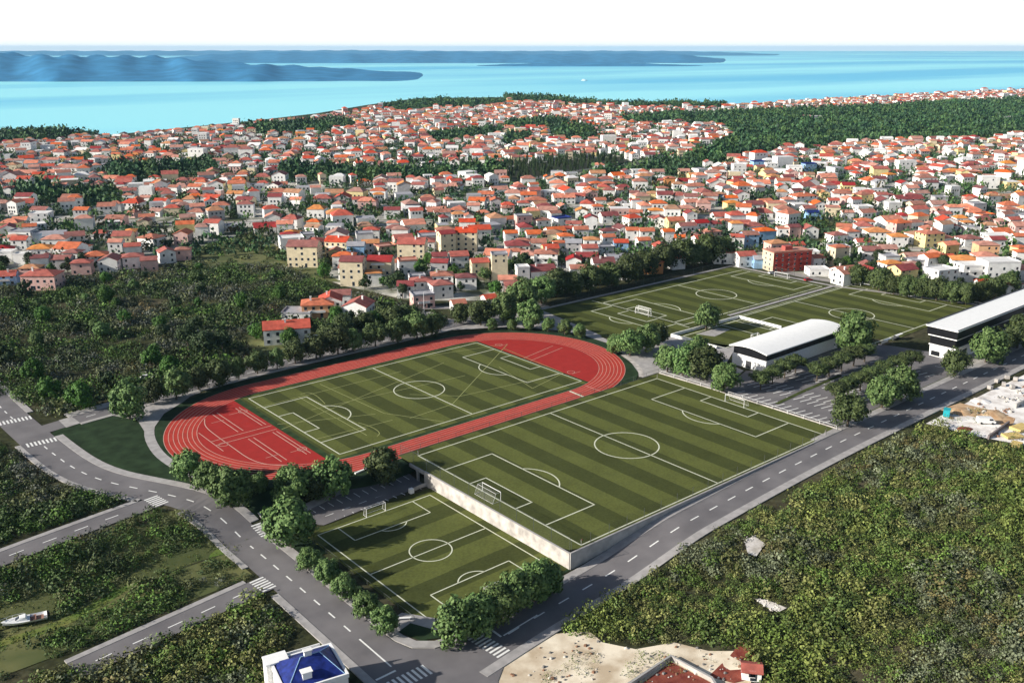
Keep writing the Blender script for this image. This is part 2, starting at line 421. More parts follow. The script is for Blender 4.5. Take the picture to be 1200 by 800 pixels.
# --- main roads and pavements round the sports ground
LEFTC = [(-80.5,-230),(-80,-160),(-79.4,-115),(-78.6,-95),(-77.4,-70),(-75.6,-52),(-72.2,-40),(-67,-30),(-62.8,-22.5),(-59.3,-15),(-56.8,-7),(-55.4,0),(-54.7,11),(-54.6,30),(-54.6,50),(-54.6,70),(-54.6,90),(-54.8,150)]
LEFTC = resample(chaikin(LEFTC, 2), 2.5)
RIGHTC = [(-75,80),(-54,78.4),(-32,75.9),(-20.7,74.8),(-10.7,74.0),(-1.4,73.3),(8.3,72.9),(26,72.3),(51,71.4),(75,70.8),(105,70.5),(160,70.2),(330,70.2),(420,70.2)]
RIGHTC = resample(chaikin([(-54.6,78.4)]+RIGHTC[2:], 2), 2.5)
CC = resample(chaikin([(-78,-86.5),(-66,-89.2),(-56,-90.3),(-42,-92),(-20,-95),(10,-96.6),(50,-97.2),(84,-97.6),(100,-97),(135,-99)], 2), 2.5)
SA_ = resample(chaikin([(-60,-20.5),(-70,-18.8),(-83,-17.2),(-103,-14),(-150,-6),(-200,6)], 2), 2.5)
SB_ = resample(chaikin([(-56,26.6),(-73,28.6),(-93,30.9),(-101,31.8)], 2), 2.5)
def road(P, a, b, z): mb = MB(); strip(mb, P, a, b, z); return tag(mb.build('road', ASPH), None, None, None, 'structure')
road(LEFTC, -4.7, 4.7, .05); road(RIGHTC, -4.4, 4.4, .062); road(CC, -3.4, 3.4, .056); road(SA_, -3.1, 3.1, .058); road(SB_, -3.1, 3.1, .058)
sheet('road', [(-50.2,55),(-49.8,63),(-48.6,67.3),(-45,70.3),(-40,71.6),(-34,71.7),(-34,80),(-42,86),(-46,95),(-50,104)], .07, ASPH, step=6)
def cut(P, f): # longest run of points that satisfy f
    runs, cur = [], []
    for p in P:
        if f(p): cur.append(p)
        else:
            if len(cur) > 1: runs.append(cur)
            cur = []
    if len(cur) > 1: runs.append(cur)
    return runs
def pav(P, a, b):
    mb = MB(); kerbed(mb, P, a, b); o = mb.build('pavement', PAV); fix(o); return tag(o, None, None, None, 'structure')
# sign of lateral offset on the left road (it runs towards +v): n=(-dy,dx) -> negative u side is +
for r_ in cut(LEFTC, lambda p: p[1] < -104): pav(r_, -4.7, -6.6); pav(r_, 4.7, 6.6)
for r_ in cut(LEFTC, lambda p: -80 < p[1] < -24): pav(r_, 4.7, 6.2)
for r_ in cut(LEFTC, lambda p: -13 < p[1] < 22.6): pav(r_, 4.7, 6.2)
for r_ in cut(LEFTC, lambda p: 31 < p[1] < 120): pav(r_, 4.7, 6.4)
corner = [p for p in LEFTC if -80 < p[1] < 54]
corner = [(p[0]+4.7*(-n[0]), p[1]+4.7*(-n[1])) for p, n in zip(corner, normals(corner))]
kerbR = corner+[(-49.85,58),(-49.5,63),(-48.2,67.1),(-44.8,70.1),(-39.5,71.5)]
rk = [p for p in RIGHTC if p[0] > -34]; rk = [(p[0]-4.4*n[0], p[1]-4.4*n[1]) for p, n in zip(rk, normals(rk))]
kerbR = resample(kerbR+rk, 2.5)
def gaps(P, holes): return cut(P, lambda p: not any(a < p[0] < b and c < p[1] < d for a, b, c, d in holes))
for r_ in gaps(kerbR, [(-56, -45, 2.2, 7.6)]): pav(r_, 0, -2.3)
rl = [p for p in RIGHTC if p[0] > -46]
pav(rl, 4.4, 6.6)
for r_ in cut(CC, lambda p: p[0] > -66): pav(r_, 3.4, 5.0)
for r_ in cut(CC, lambda p: -66 < p[0]): pav(r_, -3.4, -7.2)
for r_ in cut(SA_, lambda p: p[0] < -67): pav(r_, 3.1, 4.6)
for r_ in cut(SB_, lambda p: p[0] < -61): pav(r_, 3.1, 4.5)
# painted markings, children of one marking structure per road
def dashes(P, name, on, off, w=.32, z=.075, lat=0., skip=None):
    mb = MB(); acc = 0.; N = normals(P); seg = []
    for (a, b, n) in zip(P, P[1:], N):
        seg.append((math.hypot(b[0]-a[0], b[1]-a[1]), a, b, n))
    tot = sum(s[0] for s in seg)
    def at(s):
        for l, a, b, n in seg:
            if s <= l: return (a[0]+(b[0]-a[0])*s/l+n[0]*lat, a[1]+(b[1]-a[1])*s/l+n[1]*lat)
            s -= l
        return seg[-1][2]
    s = 1.
    while s < tot-on:
        q = [at(s), at(s+on/2), at(s+on)]
        if not (skip and skip(q[0])): strip(mb, q, -w/2, w/2, z)
        s += on+off
    return tag(mb.build(name, PAINT), None, None, None, 'structure')
near_x = lambda p: -100 < p[1] < -80 or (p[1] > 70)
dashes(LEFTC, 'road_markings', 2.6, 3.6, .34, skip=near_x)
dashes(RIGHTC, 'road_markings', 3.2, 4.4, .34, .088, skip=lambda p: p[0] < -32)
dashes(CC, 'road_markings', 3, 5, .28, .08, skip=lambda p: p[0] < -66)
dashes(SA_, 'road_markings', 3.2, 4.2, .28, .082, skip=lambda p: p[0] > -72); dashes(SB_, 'road_markings', 3.2, 4.2, .28, .082, skip=lambda p: p[0] > -64)
def zebra(c, along, n, w, l, name='zebra_crossing', z=.09):
    """bars: c centre, along = unit direction in which the bars are repeated"""
    mb = MB(); du, dv = along; pu, pv = -dv, du
    for i in range(n):
        k = (i-(n-1)/2)*w*2; a = (c[0]+du*k, c[1]+dv*k)
        strip(mb, [(a[0]-pu*l/2, a[1]-pv*l/2), (a[0]+pu*l/2, a[1]+pv*l/2)], -w/2, w/2, z)
    return tag(mb.build(name, PAINT), None, None, None, 'structure')
zebra((-78.7,-100.5), (1, .05), 9, .52, 3.2); zebra((-76.8,-77.5), (1, .05), 9, .52, 3.2)
zebra((-65.8,-19.6), (.15, 1), 6, .5, 3.6); zebra((-60.2,27), (.1, 1), 6, .5, 3.4)
zebra((-49.0,4.9), (0.03, 1), 6, .48, 4.2, z=.1)
zebra((-54.4,74.5), (1, .0), 9, .55, 3.4); zebra((-36.2,76.1), (.1, 1), 9, .5, 3.4, z=.1)
mb = MB(); strip(mb, [(-54.6,58),(-54.6,69.5)], -.17, .17, .09); strip(mb, [(-54.6,71),(-59,71)], -.25, .25, .09); strip(mb, [(-32,75.6),(-22,74.6)], -.17, .17, .095); strip(mb, [(-32.6,71.6),(-32.6,75.6)], -.25, .25, .095)
tag(mb.build('road_markings', PAINT), None, None, None, 'structure')
# crossing tables (light paving) on road C
sheet('pavement', [(-68.6,-92.2),(-64.6,-92.8),(-64.2,-85.6),(-68.6,-84.6)], .085, PAV, step=0)
# lawns left of the track
sheet('lawn', [(-73.2,-82.6),(-70.8,-85.2),(-66,-86.0),(-55.5,-86.0),(-49.6,-79),(-52.0,-66),(-54.8,-48),(-54.6,-37),(-52.6,-26),(-51,-18),(-56,-20),(-60.2,-26.7),(-65.2,-34.4),(-69.6,-43.8),(-72.3,-56),(-73,-70)], .0, LAWN, step=5)
sheet('lawn', [(-55.6,-24),(-52,-14),(-50,0),(-30,-2),(-33,-16),(-45,-26),(-53,-33)], .02, LAWN, step=4)
sheet('lawn', [(-47.4,12),(-36,12.5),(-36,24),(-44,24),(-44.5,70),(-47.5,60)], .02, LAWN, step=4)
sheet('lawn', [(-46.8,61),(-43.8,60),(-41.2,65.5),(-36,68.4),(-36.2,69.0),(-41,68.8),(-45,66.5)], .14, LAWN, step=0)
sheet('lawn', [(-36,66),(-3,63.6),(-1,66),(-8.8,66.4),(-26,69.2),(-36,69.4)], .0, LAWN, step=5)
sheet('path', [(-47.4,56.5),(-43,55.8),(-38.5,62.4),(-33.5,66.8),(-33,68.6),(-37,67.9),(-42.5,64.6),(-44.6,60.2),(-47.4,61)], .1, PAV, step=0)
sheet('path', [(-50.2,2.6),(-47.4,2.6),(-30,0),(-5,-4),(-5,-1),(-36,3.4),(-38,5.2),(-47.4,7.2),(-50.2,7.2)], .06, PAV, step=4)
mb = MB(); kerbed(mb, [(-47.3,-1.2),(-47.3,1.6),(-44.5,1.6)], -.3, .3, .2); kerbed(mb, [(-44.5,8.0),(-47.3,8.0),(-47.3,11.6)], -.3, .3, .2)
o = mb.build('kerb', KERB); fix(o); tag(o, None, None, None, 'structure')
# paved path round the left end of the track
mb = MB(); strip(mb, resample(chaikin([(-26,-89.4),(-36,-85.5),(-45,-77),(-51.5,-65),(-54.6,-50),(-54.4,-38),(-52.4,-26),(-46,-16)], 2), 2.), -1.4, 1.4, .03)
tag(mb.build('path', PAV), None, None, None, 'structure')
sheet('path', [(-55,-86.3),(-40,-88.2),(-26,-90),(-33,-83.5),(-42,-77),(-49,-67),(-52.5,-62),(-50.2,-77)], .045, PAV, step=0)
# paving right of the track
sheet('path', [(80,-93),(100,-95),(128,-95),(128,-92),(119.5,-46),(118,-38),(128,-30),(140,-31),(150,-5),(131,5),(129,14),(104,21),(104,-4),(96.2,-4),(110,-24.5),(115.6,-38.4),(115.8,-52),(113.5,-63.5),(106.6,-74),(96.2,-84.2),(84.5,-90)], .03, PAV, step=0)
mb = MB(); strip(mb, resample(chaikin([(109.8,-26.5),(106.8,-18.5),(102,-10),(96.5,-4.6)], 2), 2.), -.9, .9, .06); tag(mb.build('path', WCONC), None, None, None, 'structure')

# --- pitches
def line(mb, a, b, w, z): strip(mb, [a, b], -w/2, w/2, z, zf=lambda u, v: 0)
def rect(mb, u0, u1, v0, v1, w, z):
    for a, b in (((u0-w/2, v0), (u1+w/2, v0)), ((u0-w/2, v1), (u1+w/2, v1)), ((u0, v0), (u0, v1)), ((u1, v0), (u1, v1))): line(mb, a, b, w, z)
def arc(mb, c, r, a0, a1, w, z, n=48):
    P = [(c[0]+r*math.cos(a0+(a1-a0)*i/n), c[1]+r*math.sin(a0+(a1-a0)*i/n)) for i in range(n+1)]
    strip(mb, P, -w/2, w/2, z, zf=lambda u, v: 0)
def soccer(mb, u0, u1, v0, v1, z, w=.36, box=16.5, boxh=20.15, g=5.5, gh=9.16, r=9.15, half=True, ends=(0, 1)):
    rect(mb, u0, u1, v0, v1, w, z); vc = (v0+v1)/2; uc = (u0+u1)/2
    if half: line(mb, (uc, v0), (uc, v1), w, z); arc(mb, (uc, vc), r, 0, 2*math.pi, w, z)
    for e in ends:
        s, ug = (1, u0) if e == 0 else (-1, u1)
        for d, h_ in ((box, boxh), (g, gh)):
            if not d: continue
            line(mb, (ug, vc-h_), (ug+s*d, vc-h_), w, z); line(mb, (ug, vc+h_), (ug+s*d, vc+h_), w, z); line(mb, (ug+s*d, vc-h_-w/2), (ug+s*d, vc+h_+w/2), w, z)
        if box > 12:
            t = math.acos((box-11)/r); c = (ug+s*11, vc)
            arc(mb, c, r, (-t if s > 0 else math.pi-t), (t if s > 0 else math.pi+t), w, z, 20)
def pad(name, P, z, m, skirt=6., sidem=None):
    o = sheet(name, P, z, m, zf=None, skirt=0); 
    return o
flat0 = lambda u, v: 0
# middle pitch, on its terrace
PADB = [(-4.3,-3.4),(103.8,-3.4),(105.2,20),(106,65.6),(-1,65.6),(-3.6,64.6),(-4.3,62)]
pitch = sheet('football_pitch', PADB, 0.06, TURF, zf=flat0, step=0)
mb = MB(); soccer(mb, 0, 99.3, 0, 64.8, .078)
mb.build('line_markings', LINE, pitch)
# small pitch, four metres lower
P2 = [(-42.5,12.2),(-4.3,12.0),(-4.3,65.5),(-38,66),(-42.5,58)]
pitch = sheet('football_pitch', P2, -3.93, turf('striped_turf_small', (.099, .113, .031), (.055, .065, .019), 7.0, 0, axis='Y'), zf=flat0, step=0)
mb = MB(); z = -3.912; w = .3
rect(mb, -40.1, -7, 15.3, 62.2, w, z); line(mb, (-40.1, 38.75), (-7, 38.75), w, z); arc(mb, (-23.5, 38.75), 5, 0, 2*math.pi, w, z)
for s, vg in ((1, 15.3), (-1, 62.2)):
    line(mb, (-34.6, vg), (-34.6, vg+s*8), w, z); line(mb, (-12.6, vg), (-12.6, vg+s*8), w, z); line(mb, (-34.6, vg+s*8), (-12.6, vg+s*8), w, z)
    arc(mb, (-23.5, vg+s*5.6), 4.4, math.asin(.545)*s if s > 0 else -math.asin(.545), (math.pi-math.asin(.545)) if s > 0 else -math.pi+math.asin(.545), w, z, 20)
mb.build('line_markings', LINE, pitch)
# athletics ground
UC, VC, RI, HS = 29.3, -43.3, 32.6, 38.6
def oval(r, n=40):
    P = []
    for i in range(n+1): a = -math.pi/2+math.pi*i/n; P.append((UC+HS+(r*1.03)*math.cos(a), VC+r*math.sin(a)))
    for i in range(n+1): a = math.pi/2+math.pi*i/n; P.append((UC-HS+(r*1.03)*math.cos(a), VC+r*math.sin(a)))
    return P
ZA = 0.0
sheet('lawn', [(u, min(v, -3.5) if v > -3.5 and u > -4.5 else v) for u, v in oval(RI+13.6)], ZA-.02, LAWN, zf=flat0, step=0, skirt=4.)
tr = tag(None or MB().build('running_track', TRED), None, None, None, 'structure')
b = MB()
def ring(mb, r0, r1, z):
    A, B = oval(r0), oval(r1); n = len(A); vv = [W(*p, z) for p in A]+[W(*p, z) for p in B]
    mb.add(vv, [(i, n+i, n+(i+1) % n, (i+1) % n) for i in range(n)])
ring(b, RI, RI+9.1, ZA+.02)
me = bpy.data.meshes.new('running_track'); me.from_pydata(b.v, [], b.f); me.materials.append(TRED); tr.data = me; fix(tr)
for p in tr.data.polygons: pass
b = MB()
for k in range(8): ring(b, RI+k*1.29-.085, RI+k*1.29+.085, ZA+.035)
for u in (75.6, -8.0): line(b, (u, VC+RI), (u+.2, VC+RI+9), .3, ZA+.036)
b.build('lane_lines', LANE, tr)
b = MB(); line(b, (67.9, -10.4), (67.7, -3.6), .8, ZA+.04); b.build('finish_line', LINE, tr)
def half_oval(side, r, cut_u):
    P = [p for p in oval(r) if (p[0] < cut_u if side < 0 else p[0] > cut_u)]
    return P
Dl = [p for p in oval(RI-.1) if p[0] < UC-HS+.01]; Dr = [p for p in oval(RI-.1) if p[0] > UC+HS-.01]
Dl = [(-20.6, VC+RI-.1)]+[p for p in Dl if p[0] < -20.6]+[(-20.6, VC-RI+.1)]
Dl.sort(key=lambda p: math.atan2(p[1]-VC, p[0]+15))
def dshape(c):  # area of the inner oval beyond the line u = c
    P = []; O = oval(RI-.1); n = len(O)
    for i in range(n):
        a, q = O[i], O[(i+1) % n]; ina = (a[0] < c[0])if c[1] < 0 else (a[0] > c[0]); inq = (q[0] < c[0]) if c[1] < 0 else (q[0] > c[0])
        if ina: P.append(a)
        if ina != inq: t = (c[0]-a[0])/(q[0]-a[0]); P.append((c[0], a[1]+(q[1]-a[1])*t))
    return P
sheet('infield', oval(RI-.05), ZA-.002, APRON, zf=flat0, step=0)
dl = sheet('track_apron', dshape((-20.6, -1)), ZA+.022, DRED, zf=flat0, step=0)
dr = sheet('track_apron', dshape((79.0, 1)), ZA+.022, DRED, zf=flat0, step=0)
b = MB(); z = ZA+.04
for u in (-30.8, -29.2, -23.1, -21.9): line(b, (u, -67), (u, -48.4), .26, z); line(b, (u, -41.6), (u, -21), .26, z)
line(b, (-40, -46.6), (-21, -46.6), .26, z); line(b, (-40, -43.2), (-21, -43.2), .26, z); line(b, (-40, -55.2), (-40, -38), .24, z)
arcp = resample(chaikin([(-34.2,-64.5),(-36,-60.5),(-36.8,-56),(-36.9,-48),(-36.9,-38),(-36.9,-29),(-35.6,-23.5),(-33,-19.6),(-28.6,-16.8)], 2), 1.5)
strip(b, arcp, -.14, .14, z, zf=flat0)
for c in ((-22.5, -63), (-22.4, -25), (-38, -42.4)): arc(b, c, 1.3, 0, 2*math.pi, .22, z, 18)
for u, v in ((-27, -63), (-34, -60), (-33, -26), (-26, -25)): line(b, (u, v), (u+4, v), .18, z)
b.build('runway_lines', LANE, dl)
b = MB(); line(b, (79, -42.6), (98.6, -46.6), .24, z); line(b, (79, -46.4), (97.4, -50.6), .24, z)
for c in ((82.5, -65), (81.5, -24)): arc(b, c, 1.3, 0, 2*math.pi, .2, z, 18); line(b, (c[0]-1, c[1]+1.6), (c[0]+3, c[1]+1.6), .18, z)
b.build('runway_lines', LANE, dr)
pitch = sheet('football_pitch', [(-18.6,-74.4),(78.0,-74.4),(78.0,-12.6),(-18.6,-12.6)], ZA+.01, TURF, zf=flat0, step=0)
b = MB(); soccer(b, -16.1, 77.7, -72.4, -15.0, ZA+.045, box=15, boxh=18, g=5, gh=8.2, r=8.4)
b.build('line_markings', LINE, pitch)
SECT = mat('sector_line', (.29, .31, .12), .7, .1, 1.)
b = MB(); z = ZA+.032
ln = lambda p, q: line(b, uv0(*p, ZA), uv0(*q, ZA), .24, z)
for p, q in [((594.5,403.4),(530,473.5)), ((587,404),(480,420)), ((660,437),(624,455)), ((660,437),(540,464)), ((660,437),(590,408)), ((530,473.5),(480,490)), ((624,455),(585,430)), ((540,464),(480,462)),
             ((300,478),(470,435)), ((330,503),(520,425)), ((365,480),(545,440)), ((325,497),(440,485)), ((372,514),(460,492)), ((350,465),(430,510)), ((375,450),(450,484)), ((450,484),(520,494))]: ln(p, q)
for pts in ([(352,462),(362,459),(372,464),(381,473)], [(420,495),(436,500),(446,507),(442,511)]): strip(b, chaikin([uv0(*q, ZA) for q in pts], 3), -.12, .12, z, zf=flat0)
b.build('sector_lines', SECT, pitch)
# far pair of pitches and the little court by the hall
pitch = sheet('football_pitch', [(128.4,-91.5),(170,-90.5),(262,-90.5),(262,-35.2),(184,-35.2),(181,-29.6),(142,-30.4),(119.4,-46.5)], .02, TURF3, zf=flat0, step=0)
b = MB(); soccer(b, 157.5, 258.5, -83, -37, .045, w=.45, box=16, boxh=18); 
rect(b, 143.5, 156.4, -76.5, -40, .45, .045); rect(b, 149.5, 156.4, -66.5, -50, .45, .045); arc(b, (147, -58.3), 7.6, math.pi-1.0, math.pi+1.0, .45, .045, 20); line(b, (156.4, -89), (156.4, -33), .45, .045)
b.build('line_markings', LINE, pitch)
pitch = sheet('football_pitch', [(184.4,-32.6),(275,-32.6),(279.5,27.5),(203,29.5),(183.6,-4)], .02, TURF3, zf=flat0, step=0)
b = MB(); soccer(b, 178.6, 271, -29.5, 26.6, .045, w=.45, box=16.5, boxh=19); line(b, (184, -31), (270, -31), .3, .046)
lm = b.build('line_markings', LINE, pitch)
pitch = sheet('sports_court', [(142,-29.2),(183.0,-28.4),(183.0,-4),(146,-6)], .03, TURF3, zf=flat0, step=0)
b = MB(); rect(b, 145, 181.5, -26.8, -6.6, .45, .05); line(b, (169, -26.8), (169, -6.6), .4, .05); b.build('line_markings', LINE, pitch)
tag(sheet('goal_area', [(151,-25.4),(164.5,-25.2),(167,-20.6),(154,-18.4)], .055, PAV, zf=flat0, step=0), None, None, None, 'structure')
mb = MB(); strip(mb, [(120,-48),(128.2,-92.6),(262,-92.2)], -1., 1., .05); strip(mb, [(262,-91),(263.5,-34),(282,28)], -1.2, 1.2, .05); strip(mb, [(183,-34),(262,-34)], -1, 1, .06)
tag(mb.build('path', PAV), None, None, None, 'structure')
# car parks
sheet('car_park', [(106.5,22),(129.5,14.6),(136,20.5),(192,21.5),(200,46),(330,60),(330,63),(107.2,63.4)], .035, ASPH, step=0)
mb = MB()
for u0, v0, v1 in ((107.2,26,61), (117.5,24,61), (122.8,24,61), (134,24,60), (139.4,24,60), (150,24,60), (160,38,60), (171,38,60)):
    v = v0
    while v < v1: strip(mb, [(u0, v), (u0+5, v+.9)], -.17, .17, .05); v += 2.55
v = 47.5
for i in range(16): strip(mb, [(185+i*2.6, 55), (186+i*2.6, 60.4)], -.12, .12, .05)
tag(mb.build('road_markings', PAINT), None, None, None, 'structure')
sheet('verge', [(107.2,63.2),(330,63.2),(330,64.2),(107.2,64.2)], .08, VERGE, step=0)
sheet('verge', [(110,40),(128,38.8),(150,38.2),(150,39.6),(128,40.2),(110,41.4)], .12, VERGE, step=0)
sheet('car_park', [(-38,2.6),(-5,-2.6),(-4.5,9.4),(-36.5,11.8),(-38,10)], .05, ASPH, step=4)
mb = MB()
for i in range(12): u = -35.6+i*2.6; strip(mb, [(u, 3.4-.12*i), (u+.8, 6.8-.1*i)], -.1, .1, .065); strip(mb, [(u, 9.2), (u+.3, 11.0)], -.1, .1, .065)
for i in range(6): strip(mb, [(-34+i*5, 8.1-.2*i), (-31.6+i*5, 8.0-.2*i)], -.1, .1, .066)
tag(mb.build('road_markings', PAINT), None, None, None, 'structure')
# bare ground
CHALK = mat('chalky_earth', (.50, .40, .28), .95, .2, .18, detail=12, col2=(.82, .73, .58), lo=.38, hi=.62, bump=.4)
GRAVEL = mat('building_site_gravel', (.58, .53, .49), .95, .2, .22, detail=12, col2=(.85, .82, .79), lo=.35, hi=.55, bump=.3)
ORANGEE = mat('orange_earth', (.42, .25, .13), .95, .2, .3, detail=10, col2=(.60, .44, .28), bump=.4)
REDE = mat('red_soil', (.15, .026, .018), .95, .3, .5, detail=12, col2=(.26, .07, .045), bump=.5)
sheet('bare_ground', project_poly([(566,800),(600,773),(652,742),(690,738),(706,752),(745,760),(790,752),(830,762),(872,762),(884,778),(880,800),(868,830),(560,830)]), -.02, CHALK, step=8)
sheet('bare_ground', project_poly([(1085,496),(1120,478),(1160,458),(1215,432),(1330,400),(1330,560),(1215,524),(1150,512)]), -.01, GRAVEL, step=8)
sheet('bare_ground', project_poly([(1100,480),(1125,472),(1160,480),(1190,490),(1185,502),(1150,490)]), .02, ORANGEE, step=8)
for P in ([(872,632),(884,628),(897,637),(886,652),(876,648)], [(884,701),(900,703),(922,712),(912,717),(896,710)]): sheet('bare_ground', project_poly(P), .05, mat('pale_rock', (.40, .37, .33), .9, .15, .5, detail=12, col2=(.66, .63, .60), bump=.4), step=0)
sheet('bare_ground', project_poly([(855,768),(868,752),(884,758),(900,790),(860,800),(830,792)]), .01, REDE, step=8)
GPATH = mat('lush_grass', (.075, .15, .020), .95, .3, .15, detail=10, col2=(.17, .18, .045))
street('grass_path', [(-30,768),(0,752),(55,738),(110,712),(165,674),(215,655),(275,643)], 2.6, GPATH, .0)
street('grass_path', [(-40,735),(0,712),(60,705)], 2., GPATH, .0)
sheet('meadow', project_poly([(-60,688),(0,666),(168,602),(212,597),(256,640),(298,674),(180,720),(60,770),(-60,815)]), -.03, FIELDG, step=8)
for P in ([(22,574),(45,578),(60,598),(40,604),(24,590)], [(145,430),(200,441),(235,447),(190,455),(140,450)], [(285,392),(335,402),(355,412),(300,418)], [(60,365),(110,362),(100,374),(70,376)], [(145,380),(200,376),(250,376),(240,382),(160,386)], [(200,352),(260,350),(250,358)], [(60,395),(90,398),(80,408)]):
    sheet('meadow', project_poly(P), -.02, GPATH if P[0][0] < 100 else FIELDG, step=8)
# ================================================================== THINGS
ORD = ['', 'first', 'second', 'third', 'fourth', 'fifth', 'sixth', 'seventh', 'eighth', 'ninth', 'tenth', 'eleventh', 'twelfth', 'thirteenth', 'fourteenth', 'fifteenth', 'sixteenth', 'seventeenth', 'eighteenth', 'nineteenth', 'twentieth']
for k, w_ in enumerate(['first', 'second', 'third', 'fourth', 'fifth', 'sixth', 'seventh', 'eighth', 'ninth']): ORD.append('twenty-'+w_)
ORD.append('thirtieth')
for t_ in ('thirty', 'forty', 'fifty'):
    if t_ != 'thirty': ORD.append({'forty': 'fortieth', 'fifty': 'fiftieth'}[t_])
    for w_ in ['first', 'second', 'third', 'fourth', 'fifth', 'sixth', 'seventh', 'eighth', 'ninth']: ORD.append(t_+'-'+w_)

# --- goals -------------------------------------------------------------
NET = netmat('goal_net', (.75, .75, .75), .05)
LINK = netmat('chain_link', (.05, .06, .05), .10)
def goal(name, label, u, v, z, rot, w=7.3, h=2.44, d=2.2, group=None, r=.075):
    """opening faces local +x"""
    t = thing(name, label, 'goal', u, v, z, rot, group)
    mb = MB(); mb.bar((0,-w/2,0), (0,-w/2,h), r); mb.build('post', WHITEM, t)
    mb = MB(); mb.bar((0,w/2,0), (0,w/2,h), r); mb.build('post', WHITEM, t)
    mb = MB(); mb.bar((0,-w/2-r,h), (0,w/2+r,h), r); mb.build('crossbar', WHITEM, t)
    mb = MB(); q = r*.4
    for s in (-1, 1): mb.bar((0,s*w/2,h), (-d*.6,s*w/2,h), q); mb.bar((-d*.6,s*w/2,h), (-d,s*w/2,0), q); mb.bar((0,s*w/2,.05), (-d,s*w/2,.05), q)
    mb.bar((-d*.6,-w/2,h), (-d*.6,w/2,h), q); mb.bar((-d,-w/2,.05), (-d,w/2,.05), q); mb.build('back_frame', WHITEM, t)
    mb = MB(); mb.add([(0,-w/2,h),(0,w/2,h),(-d*.6,w/2,h),(-d*.6,-w/2,h),(-d,-w/2,0),(-d,w/2,0),(0,-w/2,0),(0,w/2,0)], [(0,1,2,3),(3,2,5,4),(0,3,4,6),(1,7,5,2)]); mb.build('net', NET, t)
    return t
goal('football_goal', 'white goal at the retaining wall end of the middle pitch', 0, 32.4, .06, 0, d=2.6)
goal('football_goal', 'white goal at the car park end of the middle pitch', 99.3, 32.4, .06, math.pi, d=2.6)
goal('football_goal', 'small white goal on the lowest pitch beside the lower car park', -23.5, 15.2, -3.92, -math.pi/2, w=5.6, h=2.3, d=1.6)
goal('football_goal', 'small white goal on the lowest pitch behind the big street trees', -23.5, 62.3, -3.92, math.pi/2, w=5.6, h=2.3, d=1.6)
goal('football_goal', 'white goal of the practice half beside the running track bend', 155.6, -58.2, .02, math.pi, r=.09)
goal('football_goal', 'white goal on the far pitch, back to back with the practice goal', 159.2, -60, .02, 0, r=.09)
goal('football_goal', 'white goal at the brick apartment end of the far pitch', 258.5, -60, .02, math.pi, r=.09)
goal('football_goal', 'white goal at the tree row end of the pitch by the grandstand', 271, -1.5, .02, math.pi, r=.09)
goal('handball_goal', 'little white goal at the hall side of the sports court', 163, -6.4, .05, math.pi/2, w=4, h=2.2, d=1.2, r=.12)
goal('handball_goal', 'little white goal at the pitch side of the sports court', 164, -27, .05, -math.pi/2, w=4, h=2.2, d=1.2, r=.12)

# --- fences, walls, rails -----------------------------------------------
POST = mat('fence_post', (.09, .10, .09), .5, .1, 1.)
def fence(name, label, P, z, h=3.2, step=6., posts=True, m=LINK, pm=POST, rail=True, r=.055, cat='fence', group=None):
    Q = resample(P, step); c = Q[0]; t = thing(name, label, cat, c[0], c[1], z, 0, group)
    L_ = [(q[0]-c[0], -(q[1]-c[1])) for q in Q]
    pm_ = None
    for q in L_:
        if pm_ is None:
            mb = MB(); mb.bar((0,0,0), (0,0,h), r); o = mb.build('post', pm, t); pm_ = o.data
        else: o = link('post', pm_, t)
        o.location = (q[0], q[1], 0)
    if m:
        mb = MB(); n = len(L_); mb.add([(*q, .02) for q in L_]+[(*q, h) for q in L_], [(i, i+1, n+i+1, n+i) for i in range(n-1)]); mb.build('mesh_panel', m, t)
    if rail:
        mb = MB()
        for a, b in zip(L_, L_[1:]): mb.bar((*a, h), (*b, h), r*.7, n=4)
        mb.build('top_rail', pm, t)
    return t
fence('pitch_fence', 'tall chain link fence on top of the long retaining wall', [(-3.9,-2.8),(-3.9,65.2)], .06, 3.4)
fence('pitch_fence', 'tall chain link fence between the middle pitch and the main road', [(-3.4,65.2),(105.4,65.2)], .06, 2.6, rail=False)
fence('pitch_fence', 'chain link fence between the middle pitch and the running track', [(-3.4,-3.0),(103.4,-3.0)], .06, 1.8, rail=True)
fence('pitch_rail', 'white railing between the middle pitch and the marked car park', [(104.0,-2.4),(105.0,20),(105.7,64.6)], .06, 1.1, 5., m=None, pm=WHITEM, r=.07, cat='railing')
fence('pitch_fence', 'dark low fence dividing the two far pitches', [(183,-34),(264,-34)], .05, 2.2, 7., pm=DARKM)
fence('pitch_fence', 'chain link fence at the brick apartment end of the far pitch', [(264,-92),(266,-36)], .05, 3., 7.)
fence('pitch_rail', 'pale railing in front of the tree row by the grandstand pitch', [(273,-32),(281,28)], .05, 1.2, 6., m=None, pm=WHITEM, r=.13, cat='railing')
fence('pitch_fence', 'long chain link fence below the dark hedge trees of the far pitch', [(130,-94),(262,-93.6)], .05, 2.4, 7.)
fence('court_fence', 'low dark fence round the lower end of the lowest pitch', [(-42.8,12),(-42.8,60)], -3.95, 1.2, 6.)
